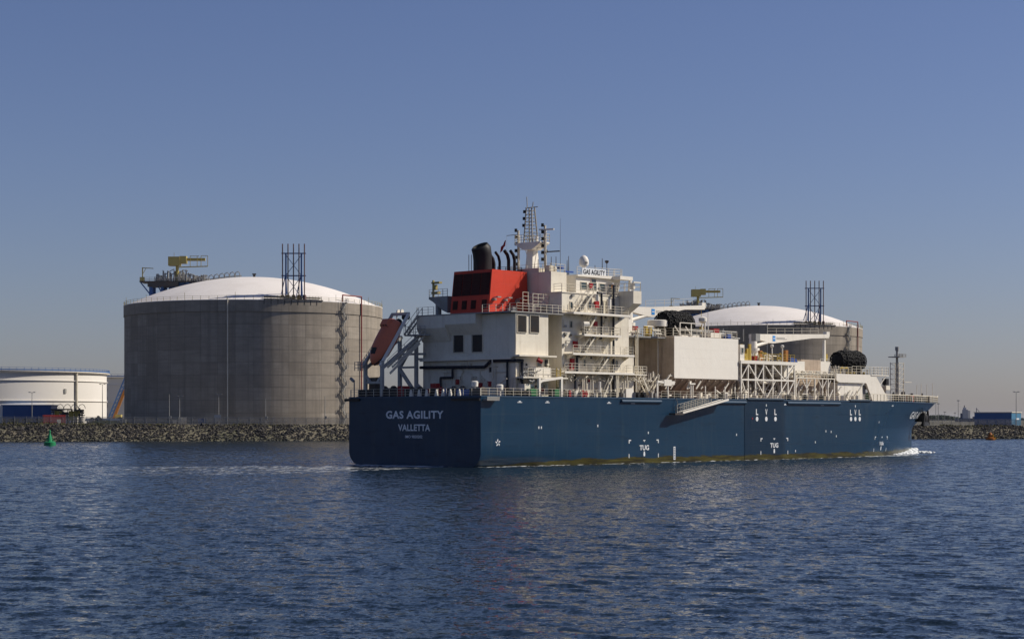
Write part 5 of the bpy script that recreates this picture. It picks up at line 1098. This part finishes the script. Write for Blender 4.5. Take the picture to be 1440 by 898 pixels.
crane(40.2, 8.6, 19.6, 22.1, (58.2, 23.1), 44.9, 0); crane(72.0, 9.0, 16.8, 19.2, (93.2, 19.9), 76.6, 0)
part('boom_rest', 'cream_clean', lambda m_: (m_.beam((92.4, 9, DK), (92.4, 9, 19.3), .4), m_.beam((91.6, 9, DK), (92.4, 9, 15), .2), m_.rail([(89, 7.5, 14.9), (93.4, 7.5, 14.9)], 1.1, 1.2, .04), m_.box(89, 93.4, 7.5, 10, 14.75, 14.9)))

# ---- big floating fenders stowed on deck, each a thing of its own
def ship_pt(u, y, z):
    c_, s_ = math.cos(SHIP_RZ), math.sin(SHIP_RZ); return Vector((SHIP_O.x+u*c_-y*s_, SHIP_O.y+u*s_+y*c_, z))
def big_fender(u, y, z, L_, D_, yaw, label, tail=False):
    o = empty('yokohama_fender', ship_pt(u, y, z), SHIP_RZ+yaw, label, 'fender', 'black floating fenders stowed on the ship'); o.name = 'pneumatic_fender'
    r_ = D_/2; pr = [(.2, -L_/2), (r_*.55, -L_/2+.12), (r_*.85, -L_/2+.5), (r_*.97, -L_/2+1.1), (r_*.97, L_/2-1.1), (r_*.85, L_/2-.5), (r_*.55, L_/2-.12), (.2, L_/2)]
    mb = MB(); mb.lathe(pr, (0, 0, 0), 24); mb.v = [(q[2], q[0], q[1]+r_) for q in mb.v]; mb.build('body', 'rubber', o, 40)
    # tyre net
    rg = random.Random(int(u)); nr_, nc = 7, 16; src = None
    for i in range(nr_):
        x_ = -L_/2+.45+i*(L_-.9)/(nr_-1); rad = np.interp(x_, [-L_/2, -L_/2+.12, -L_/2+.5, -L_/2+1.1, L_/2-1.1, L_/2-.5, L_/2], [.2, r_*.55, r_*.85, r_*.97, r_*.97, r_*.85, .3])
        for k in range(nc):
            a = 2*math.pi*(k+.5*(i % 2))/nc
            if src is None:
                bm = bmesh.new(); me_ = bpy.data.meshes.new('tyre'); 
                vs_ = []; fs_ = []
                for p_ in range(12):
                    for q_ in range(5):
                        A_ = 2*math.pi*p_/12; B_ = 2*math.pi*q_/5; vs_.append(((.33+.13*math.cos(B_))*math.cos(A_), (.33+.13*math.cos(B_))*math.sin(A_), .13*math.sin(B_)))
                for p_ in range(12):
                    for q_ in range(5): fs_.append((p_*5+q_, ((p_+1) % 12)*5+q_, ((p_+1) % 12)*5+(q_+1) % 5, p_*5+(q_+1) % 5))
                bm.free(); src = MB().add(vs_, fs_).build('tyre', 'rubber', o, 80); t_ = src
            else: t_ = src.copy(); COL.objects.link(t_); t_.parent = o
            t_.location = (x_, (rad+.03)*math.cos(a), r_+(rad+.03)*math.sin(a))
            nrm_ = Vector((0, math.cos(a), math.sin(a))); q = (Vector((0, 0, 1)).rotation_difference(nrm_) @ Matrix.Rotation(rg.uniform(0, 3), 4, 'Z').to_quaternion())
            t_.rotation_euler = (Matrix.Rotation(R(rg.uniform(-14, 14)), 4, 'X') @ q.to_matrix().to_4x4()).to_euler(); s_ = rg.uniform(.85, 1.1); t_.scale = (s_, s_, s_*.6)
    mb = MB()
    for k in range(nc):
        a = 2*math.pi*k/nc; pts_ = [(x_, (rd+.05)*math.cos(a), r_+(rd+.05)*math.sin(a)) for x_, rd in ((-L_/2+.05, .3), (-L_/2+.5, r_*.86), (-L_/2+1.1, r_*.98), (L_/2-1.1, r_*.98), (L_/2-.5, r_*.86), (L_/2-.05, .3))]
        mb.path(pts_, .05, 4)
    mb.build('chain_net', 'black_paint', o)
    if tail:
        mb = MB()
        for i in range(7): mb.lathe([(.25, -.2), (.45, 0), (.25, .2)], (.6+rg.uniform(-.6, .9), -r_*.9+rg.uniform(-.2, .2), .9-i*.45), 8)
        mb.path([(.6, -r_, 1.4), (.8, -r_-.05, -.4), (.7, -r_*.95, -1.8)], .3, 6); mb.build('hanging_net', 'rubber', o, 50)
    return o
big_fender(46.6, 5.0, 18.36, 6.4, 3.5, 0, 'black tyre-netted fender lying on the tank cover behind the accommodation')
big_fender(92.6, 4.4, 14.0, 6.4, 3.3, R(-6), 'black tyre-netted fender near the bow with its net hanging down', True)

# ---- manifold trestle
PX0, PX1, PY = 58.4, 73.0, 1.6
part('manifold_platform', 'cream_clean', lambda m_: m_.box(PX0, PX1, PY, 8.5, 14.45, 14.95))
def truss(m_, posts, y, z0, z1, zm, d=.2):
    for u in posts: m_.beam((u, y, z0), (u, y, z1), d)
    if zm: m_.beam((posts[0], y, zm), (posts[-1], y, zm), d*1.2)
for y in (PY+.15, 4.8):
    part('trestle_frame', 'cream_clean' if y < 3 else 'cream', lambda m_: (truss(m_, [58.6, 60.4, 62.3, 64.4, 66.9, 69.2, 71.0, 72.8], y, DK, 14.45, 12.05, .2),
        [m_.beam((a, y, za), (b_, y, zb_), .16) for (a, za, b_, zb_) in ((58.6, 12.2, 60.4, 14.3), (60.6, 14.3, 62.8, 12.1), (62.8, 12.1, 64.6, 14.3), (65.0, 14.2, 67.2, 12.1), (66.9, 14.3, 70.2, 12.1), (70.2, 12.1, 72.8, 14.3), (58.8, 12.0, 60.2, 9.2), (62.6, 11.9, 65.0, 9.3), (65.2, 9.3, 67.6, 11.9), (68.0, 9.3, 70.8, 11.9), (72.6, 11.9, 70.6, 9.4))]))
mb = MB(); rg = random.Random(41)
for i in range(60):
    u = rg.uniform(58.6, 72.6); y = rg.uniform(2.6, 8); z = rg.uniform(9.2, 14.2); l_ = rg.uniform(.6, 3)
    mb.tube((u, y, z), (u+(l_ if i % 2 else 0), y, z+(0 if i % 2 else l_*.5)), rg.uniform(.06, .24), 6)
tag(mb.build('manifold_pipework', 'cream', ship), None, None, None, 'stuff')
part('manifold_backing', 'tank_shade_brown', lambda m_: m_.box(58.9, 73.0, 8.7, 14, DK, 14.3))
part('control_cabin', 'cream_clean', lambda m_: m_.box(58.6, 59.7, 1.9, 3.2, 14.96, 17.3)); opening(58.9, 59.4, 16.0, 16.8, 1.9, 'window')
for bx_ in ((60.0, 61.0, 2.1, 2.55, 14.96, 16.0), (59.9, 60.3, 2.6, 2.9, 14.96, 17.4), (61.4, 61.8, 2.6, 2.9, 14.96, 16.8), (62.0, 62.5, 2.6, 2.9, 14.96, 17.5)): part('manifold_cabinet', 'yellow', lambda m_: m_.box(*bx_))
part('manifold_cabinet', 'fire_red', lambda m_: m_.box(63.2, 63.8, 2.4, 3, 14.96, 15.7)); part('manifold_cabinet', 'crane_orange', lambda m_: m_.box(65.4, 66.0, 3, 3.4, 14.96, 16.6)); part('manifold_cabinet', 'crane_orange', lambda m_: m_.box(71.4, 72.1, 2.4, 2.9, 14.96, 16.8))
part('tank_top_box', 'blue_plastic', lambda m_: m_.prism([(72.4, 15.0), (74.6, 15.0), (74.2, 15.5), (72.6, 15.7)], 'y', 2.3, 3.4))
for y in (1.75, 8.3): part('railing', 'yellow', lambda m_: m_.rail([(62.2, y, 14.95), (72.9, y, 14.95)], 1.1, 1.2, .045))
mb = MB(); rg = random.Random(43)
for i in range(40):
    u = rg.uniform(60, 72.6); y = rg.uniform(2.4, 7.6); h = rg.uniform(.5, 1.5)
    mb.tube((u, y, 14.9), (u, y, 14.95+h), rg.uniform(.07, .16), 6)
    if i % 3 == 0: mb.tube((u, y, 14.95+h*.8), (u+rg.uniform(.5, 1.6), y, 14.95+h*.8), .1, 6)
tag(mb.build('manifold_valves', 'cream_rail', ship), None, None, None, 'stuff')
part('manifold_valves', 'yellow', lambda m_: [m_.lathe([(.05, 0), (.28, .1), (.28, .3), (.05, .4)], (60.2+k*1.55, 2.3+(k % 3)*.8, 15.3+(k % 2)*.7), 8) for k in range(8)])
for u in (68.0, 70.8): part('vent_post', 'cream_clean', lambda m_: (m_.tube((u, 2.6, 14.95), (u, 2.6, 17.2), .1), m_.lathe([(.12, 0), (.26, .15), (.26, .4), (.1, .5)], (u, 2.6, 17.1), 8)), 40)
part('derrick_frame', 'grey_steel', lambda m_: (m_.rail([(60.2, 6, 16), (62.8, 6, 16)], 2.6, 1.2, .06, 4), [m_.beam((60.4+k*.5, 6.4, 15), (60.6+k*.5, 6.4, 19), .09) for k in range(5)]))
# second tank cover and the walkway beside it
part('cargo_tank_cover', 'tank_shade_brown', lambda m_: m_.box(73.1, 90.5, 4.6, 20, DK, 13.0))
part('vent_house', 'cream_clean', lambda m_: m_.box(71.8, 77.6, 3.0, 8.5, 12.6, 15.2)); part('vent_house', 'tank_shade_brown', lambda m_: m_.box(79.0, 84.6, 4.6, 9, 13.0, 15.6)); part('vent_house', 'cream_clean', lambda m_: m_.box(85.0, 88.0, 4.9, 9, 13, 15.4))
part('walkway', 'cream', lambda m_: (m_.box(73.1, 84.4, 1.7, 3.4, 12.45, 12.6), m_.rail([(73.1, 1.75, 12.6), (84.4, 1.75, 12.6)], 1.1, 1.0, .045), m_.rail([(73.1, 3.35, 12.6), (84.4, 3.35, 12.6)], 1.1, 1.0, .045)))
mb = MB()
for y in (2.0, 2.4, 2.9): mb.tube((73.1, y, 13.0+y*.1), (84.4, y, 13.0+y*.1), .14, 8)
for k in range(16): mb.lathe([(.05, 0), (.3, .1), (.3, .3), (.05, .4)], (73.6+k*.7, 2.2+.3*(k % 3), 13.1+.2*(k % 2)), 7)
mb.build('walkway_pipes', 'cream_rail', ship, 40)
part('walkway_frame', 'cream_clean', lambda m_: ([m_.beam((u, y, DK), (u, y, 12.45), .17) for u in (73.3, 76.3, 78.6, 80.8, 82.4, 84.2) for y in (1.8, 3.3)], [m_.beam((u, 1.8, 10.9), (u+1.2*sg, 1.8, 12.3), .12) for u in (76.3, 80.8) for sg in (-1, 1)], [m_.beam((u, 1.8, 11.0), (u+.9, 1.8, 12.3), .12) for u in (73.4, 82.3)], m_.beam((82.4, 1.7, 9.2), (83.6, 1.7, 10.8), .16)))
part('bunker_station', 'cream', lambda m_: [m_.box(76.6+k*1.7, 77.7+k*1.7, 3.5, 4.5, DK, 9.8+.9*(k % 2)) for k in range(5)])
# ---- forecastle house
part('forecastle_house', 'cream_clean', lambda m_: m_.box(86.2, 93.6, 2.4, 21, DK, 12.0)); part('forecastle_house', 'tank_shade_brown', lambda m_: m_.box(84.9, 86.1, 4.0, 20, DK, 12.2))  # second box is browner: shade of the aft opening put into its colour
part('forecastle_deck', 'cream_clean', lambda m_: m_.prism([(85.2, 12.35), (85.2, 13.4), (97.0, 13.4), (101.4, 9.0), (96.2, 9.0), (94.2, 12.0), (86.0, 12.02)], 'y', 2.0, 2.35))
part('forecastle_top', 'grey_steel', lambda m_: m_.box(85.2, 96.8, 2.36, 20, 13.2, 13.38))
for u in (88.2, 90.8): part('panel_seam', 'cream', lambda m_: m_.box(u-.03, u+.03, 2.38, 2.399, 9.1, 11.9))
part('store_door', 'grey_steel', lambda m_: m_.box(93.62, 93.7, 3.0, 4.2, DK, 11.2))
part('railing', 'cream_rail', lambda m_: (m_.rail([(90.0, 2.1, 13.4), (100.6, 2.1, 13.4)], 1.3, 1.3, .05), m_.rail([(85.2, 2.1, 13.4), (90.0, 2.1, 13.4)], 1.1, 1.2, .05)))
part('lookout_platform', 'cream_clean', lambda m_: (m_.box(95.6, 101.0, 1.9, 4.4, 13.25, 13.4), m_.beam((97.5, 2.1, 11.0), (100.4, 2.1, 13.2), .12), m_.rail([(95.6, 1.95, 13.4), (101, 1.95, 13.4), (101, 4.3, 13.4)], 1.3, 1.1, .05)))
part('hose_crane', 'yellow', lambda m_: (m_.beam((87.0, 2.4, 13.4), (87.0, 2.4, 14.4), .1), m_.beam((89.4, 2.4, 13.4), (89.4, 2.4, 14.4), .1), m_.prism([(86.9, 14.3), (87.5, 14.6), (88.3, 14.4), (89.0, 14.6), (89.5, 14.3)], 'y', 2.35, 2.5)))
for k in range(6): part('deck_valve', 'yellow', lambda m_: m_.lathe([(.1, 0), (.25, .2), (.1, .5)], (90+k*1.0, 3, 13.38), 8), 40)
mb = MB(); rg = random.Random(47)
for i in range(26): u = rg.uniform(86, 96); y = rg.uniform(2.6, 5); mb.tube((u, y, 13.4), (u, y, 13.4+rg.uniform(.4, 1.6)), rg.uniform(.05, .14), 6)
tag(mb.build('forecastle_pipes', 'cream_rail', ship), None, None, None, 'stuff')
part('access_trunk', 'grey_steel', lambda m_: (m_.box(93.9, 94.9, 2.6, 3.6, DK, 11.7), m_.box(95.2, 95.6, 2.5, 3.0, 11.0, 13.0)))
part('signal_horn', 'black_paint', lambda m_: (m_.box(102.4, 103.2, 3.2, 4.0, 11.8, 12.9))); part('horn_post', 'cream', lambda m_: (m_.beam((102.6, 3.6, DK), (102.6, 3.6, 12.0), .35), m_.box(102.0, 103.3, 3.0, 4.2, 11.0, 11.7)))
# ---- bow: mast, rails, chocks, anchor
def vmast(m_):
    for sx in (-.85, .85):
        for sy in (-.85, .85): m_.beam((121+sx, 12.25+sy, DK), (121+sx, 12.25+sy, 16.2), .1)
    for k in range(8):
        z = 9.6+k*.92
        for a, b_ in (((-1, -1), (1, -1)), ((1, -1), (1, 1)), ((1, 1), (-1, 1)), ((-1, 1), (-1, -1))): m_.beam((121+a[0]*.85, 12.25+a[1]*.85, z), (121+b_[0]*.85, 12.25+b_[1]*.85, z), .07)
        if k < 7: m_.beam((120.15, 11.4, z), (121.85, 11.4, z+.92), .05); m_.beam((120.15, 11.4, z), (120.15, 13.1, z+.92), .05)
    m_.beam((122, 11.6, DK), (122, 11.6, 13.0), .08); m_.beam((121.9, 11.2, 12.7), (124.2, 11.2, 12.7), .1)
part('mast_lattice', 'cream_rail', vmast)
part('vent_mast', 'grey_steel', lambda m_: (m_.tube((121, 12.25, DK), (121, 12.25, 18.9), .27, 12, .2), m_.tube((121, 12.25, 18.3), (121, 12.25, 19.0), .34, 12)), 40)
part('mast_platform', 'grey_steel', lambda m_: (m_.box(119.9, 122.1, 11.1, 13.4, 17.1, 17.25), m_.rail([(119.9, 11.1, 17.2), (122.1, 11.1, 17.2), (122.1, 13.4, 17.2)], .5, .9, .05)))
edge = []
for t in np.linspace(0, .99, 18): u = 92+(134.2-92)*t; edge.append((u+.5*t, hull_v(u, 9)-.35*t, DK+.05))
edge.append((135.3, 12.25, DK+.25))
part('bow_railing', 'cream_rail', lambda m_: (m_.rail([Vector(p) for p in edge], 1.1, 1.3, .055), m_.rail([Vector((p[0], BW-p[1], p[2])) for p in edge], 1.1, 1.3, .055)))
part('bow_cap', 'cream_rail', lambda m_: [m_.beam(Vector(a)+Vector((0, 0, 1.1)), Vector(b_)+Vector((0, 0, 1.1)), .22, .14) for a, b_ in zip(edge[:-1], edge[1:])])
for k, u in enumerate((111.0, 114.3, 115.9, 117.6, 119.6, 121.3, 104.2)):
    y = hull_v(u, 9)+.2; part('fairlead', 'black_paint', lambda m_: (m_.ibox((u, y+.2, 9.55), (1.05, .5, 1.0), R(20)), m_.tube((u-.1, y-.15, 9.5), (u, y+.1, 9.5), .32, 10)), 40)
    part('roller', 'cream_clean', lambda m_: m_.beam((u+.75, y+.1, DK), (u+.75, y+.1, 10.0), .16))
part('stopper', 'container_red', lambda m_: m_.box(112.0, 113.3, 4.3, 5.2, DK, 10.2))
mb = MB(); rg = random.Random(51)
for i in range(34): u = rg.uniform(103, 128); y = rg.uniform(6 if u > 115 else 4, 15); h = rg.uniform(.5, 1.9); mb.tube((u, y, DK), (u, y, DK+h), rg.uniform(.08, .3), 7)
tag(mb.build('windlass_gear', 'dark_steel', ship), None, None, None, 'stuff'); part('windlass', 'green_machine', lambda m_: (m_.tube((107, 6.5, 10), (107, 9, 10), .8, 12), m_.box(106.2, 107.8, 9, 10, DK, 10.6)), 40)
part('bow_light_posts', 'cream_rail', lambda m_: [m_.beam((u, 10, DK), (u, 10, z), .07) for u, z in ((124, 12.2), (125.5, 12.4), (127.5, 12.3), (129.5, 12.6))])
av = hull_v(124.0, 7)+.3
part('anchor_bolster', 'black_paint', lambda m_: (m_.lathe([(1.1, -1.0), (1.2, 0), (.7, .9)], (124.6, av-.1, 6.6), 14)), 40)
part('anchor', 'black_paint', lambda m_: (m_.tube((123.8, av-.7, 7.2), (124.6, av-1.0, 5.2), .22, 8), m_.hexa([(123.0, av-1.6, 4.9), (126.0, av-1.1, 4.9), (126.0, av-.3, 4.9), (123.0, av-.7, 4.9), (123.8, av-1.3, 5.6), (125.4, av-1.0, 5.6), (125.4, av-.6, 5.6), (123.8, av-.8, 5.6)]), m_.prism([(125.5, 4.9), (126.1, 4.9), (125.6, 7.6)], 'y', av-1.0, av-.6), m_.prism([(122.9, 4.9), (123.5, 4.9), (123.4, 7.2)], 'y', av-1.5, av-1.1)), 40)

# ---- accommodation ladder slung outboard
gl = empty('gangway_ladder', SHIP_O, SHIP_RZ, 'pale aluminium gangway ladder slung along the starboard side of the blue hull', 'gangway')
A, Bv = Vector((40.2, -.35, 7.0)), Vector((51.2, -.35, 8.95)); oW = Vector((0, -1.0, 0))
mb = MB()
for o_ in (Vector(), oW): mb.beam(A+o_, Bv+o_, .08, .3)
mb.build('stringer', 'cream_clean', gl)
mb = MB()
for k in range(34): p = A.lerp(Bv, (k+.5)/34); mb.beam(p, p+oW, .2, .05)
mb.build('treads', 'grey_steel', gl)
mb = MB()
for o_ in (Vector((0, 0, .15)), oW+Vector((0, 0, .15))): mb.rail([A+o_, A.lerp(Bv, .62)+o_], 1.0, .9, .03, 2)
mb.build('handrail', 'cream_rail', gl)
MB().box(38.4, 40.3, -1.4, -.25, 6.7, 6.95).beam((38.6, -1.3, 6.9), (38.6, -1.3, 8.0), .06).beam((39.3, -1.3, 6.9), (39.3, -1.3, 8.0), .06).build('lower_platform', 'dark_steel', gl)
MB().beam((40.2, -.9, 7.2), (40.2, -.05, 9.3), .05).beam((50.8, -.9, 9.0), (51.0, .2, 9.3), .1).build('sling', 'dark_steel', gl)

# ---- a crew member on the bridge wing
pe = empty('person', ship_pt(30.6, 3.6, 23.25), SHIP_RZ+R(200), 'person in an orange vest standing beside the wheelhouse windows of the ship', 'person')
me = bpy.data.meshes.new('body')
J = dict(pel=(0, 0, .95), che=(0.02, 0, 1.3), nek=(.02, 0, 1.5), hed=(.04, 0, 1.62), top=(.03, 0, 1.76), ls=(0, .2, 1.42), le=(.03, .26, 1.13), lw=(.2, .2, .98), lh=(.27, .18, .98), rs=(0, -.2, 1.42), re=(.0, -.27, 1.13), rw=(.08, -.25, .88), rh=(.1, -.25, .8),
         lhip=(0, .1, .9), lk=(.03, .11, .5), la=(0, .11, .09), lt=(.16, .12, .04), rhip=(0, -.1, .9), rk=(.0, -.11, .5), ra=(-.03, -.11, .09), rt=(.13, -.13, .04))
K = list(J); E_ = [('pel', 'che'), ('che', 'nek'), ('nek', 'hed'), ('hed', 'top'), ('che', 'ls'), ('ls', 'le'), ('le', 'lw'), ('lw', 'lh'), ('che', 'rs'), ('rs', 're'), ('re', 'rw'), ('rw', 'rh'), ('pel', 'lhip'), ('lhip', 'lk'), ('lk', 'la'), ('la', 'lt'), ('pel', 'rhip'), ('rhip', 'rk'), ('rk', 'ra'), ('ra', 'rt')]
me.from_pydata([J[k] for k in K], [(K.index(a), K.index(b_)) for a, b_ in E_], []); bo = bpy.data.objects.new('body', me); COL.objects.link(bo); bo.parent = pe
sk = bo.modifiers.new('skin', 'SKIN'); rad = dict(pel=.15, che=.17, nek=.06, hed=.1, top=.06, ls=.075, le=.05, lw=.035, lh=.04, rs=.075, re=.05, rw=.035, rh=.04, lhip=.1, lk=.065, la=.045, lt=.04, rhip=.1, rk=.065, ra=.045, rt=.04)
for i, k in enumerate(K): me.skin_vertices[0].data[i].radius = (rad[k], rad[k]*(1 if k in ('hed', 'top') else .8))
me.skin_vertices[0].data[K.index('pel')].use_root = True; bo.modifiers.new('sub', 'SUBSURF').levels = 1; bo.modifiers['sub'].render_levels = 2; me.materials.append(M['navy_cloth'])
MB().lathe([(.17, 1.0), (.2, 1.15), (.22, 1.35), (.18, 1.46), (.08, 1.5)], (0.01, 0, 0), 14).build('vest', 'vest_orange', pe, 40)
MB().lathe([(.09, 1.54), (.115, 1.62), (.105, 1.72), (.05, 1.78)], (.04, 0, 0), 12).build('head_skin', 'skin', pe, 50)
MB().lathe([(.125, 1.67), (.125, 1.72), (.1, 1.8), (.03, 1.83)], (.03, 0, 0), 12).build('helmet', 'hull_mark', pe, 50)

rg = random.Random(71); mb = MB(); md = MB()
for i in range(90):
    u = rg.choice([rg.uniform(9.6, 15.5), rg.uniform(18.7, 30.5), rg.uniform(18.7, 30.5)]); w = rg.uniform(9.6, 22.6 if u > 18 else 13.4); k = i % 4
    if k == 0: mb.ibox((u, 2.36, w), (rg.uniform(.15, .5), .26, rg.uniform(.15, .45)))
    elif k == 1: md.ibox((u, 2.4, w), (rg.uniform(.12, .3), .18, rg.uniform(.12, .3)))
    elif k == 2: l_ = rg.uniform(.8, 2.4); mb.tube((u, 2.38, w), (u, 2.38, min(w+l_, 22.9 if u > 18 else 13.9)), .05)
    else: l_ = rg.uniform(.6, 2.0); mb.tube((u, 2.38, w), (min(u+l_, 15.6 if u < 17 else 30.6), 2.38, w), .05)
for i in range(50):
    y = rg.uniform(3, 19); w = rg.uniform(9.4, 13.6); k = i % 3
    if k == 0: mb.ibox((CX0-.12, y, w), (.24, rg.uniform(.2, .6), rg.uniform(.2, .5)))
    elif k == 1: mb.tube((CX0-.08, y, 9.2), (CX0-.08, y, w), .05)
    else: mb.tube((CX0-.1, y, w), (CX0-.1, min(y+rg.uniform(.6, 2.5), 19.5), w), .05)
tag(mb.build('wall_fittings', 'cream_rail', ship), None, None, None, 'stuff'); tag(md.build('wall_fittings', 'dark_steel', ship), None, None, None, 'stuff')

# ---- bow wave: heaped foam where the stem opens the water
mb = MB(); rg = random.Random(61)
for i in range(520):
    t = rg.random()**1.3; u = 126.5-t*20; v_ = hull_v(min(u, 125.7), 0); outw = rg.random()*(0.6+2.6*t*(1-t)*2.2)
    h = .75*(1-t)**1.4*math.exp(-outw*.55)+.12
    z = rg.uniform(-.1, h); r_ = rg.uniform(.14, .36)*(1.2-.5*t)
    mb.add([(u+q[0]*r_*1.6*rg.uniform(.7, 1.3), v_-outw+q[1]*r_*rg.uniform(.7, 1.3), z+q[2]*r_*.8) for q in iv.tolist()], iff.tolist())
for i in range(240):
    t = rg.random(); u = 125.6+rg.uniform(-1.5, .9); v_ = 12.25-rg.uniform(-1.5, 3.4)*(.4+t); r_ = rg.uniform(.1, .3)
    mb.add([(u+q[0]*r_*1.8, v_+q[1]*r_, rg.uniform(-.05, .3)+q[2]*r_*.6) for q in iv.tolist()], iff.tolist())
bw = mb.build('bow_wave', 'foam', None, 80); bw.location = SHIP_O; bw.rotation_euler = (0, 0, SHIP_RZ); tag(bw, 'white bow wave foaming at the stem of the blue ship', 'foam', None, 'stuff')

# ---- the air: thin haze over the harbour
hz = MB().box(-36000, 36000, -31000, 36000, -3.5, 72).build('haze', 'cream')
hz.data.materials.clear(); hm = bpy.data.materials.new('haze'); hm.use_nodes = True; hn = hm.node_tree; hn.nodes.clear()
ho = hn.nodes.new('ShaderNodeOutputMaterial'); hv = hn.nodes.new('ShaderNodeVolumePrincipled'); hv.inputs['Color'].default_value = (0.82, 0.87, 0.95, 1); hv.inputs['Density'].default_value = 0.000015
hn.links.new(hv.outputs[0], ho.inputs['Volume']); hz.data.materials.append(hm); tag(hz, 'thin pale harbour haze in the air', 'haze', None, 'stuff')
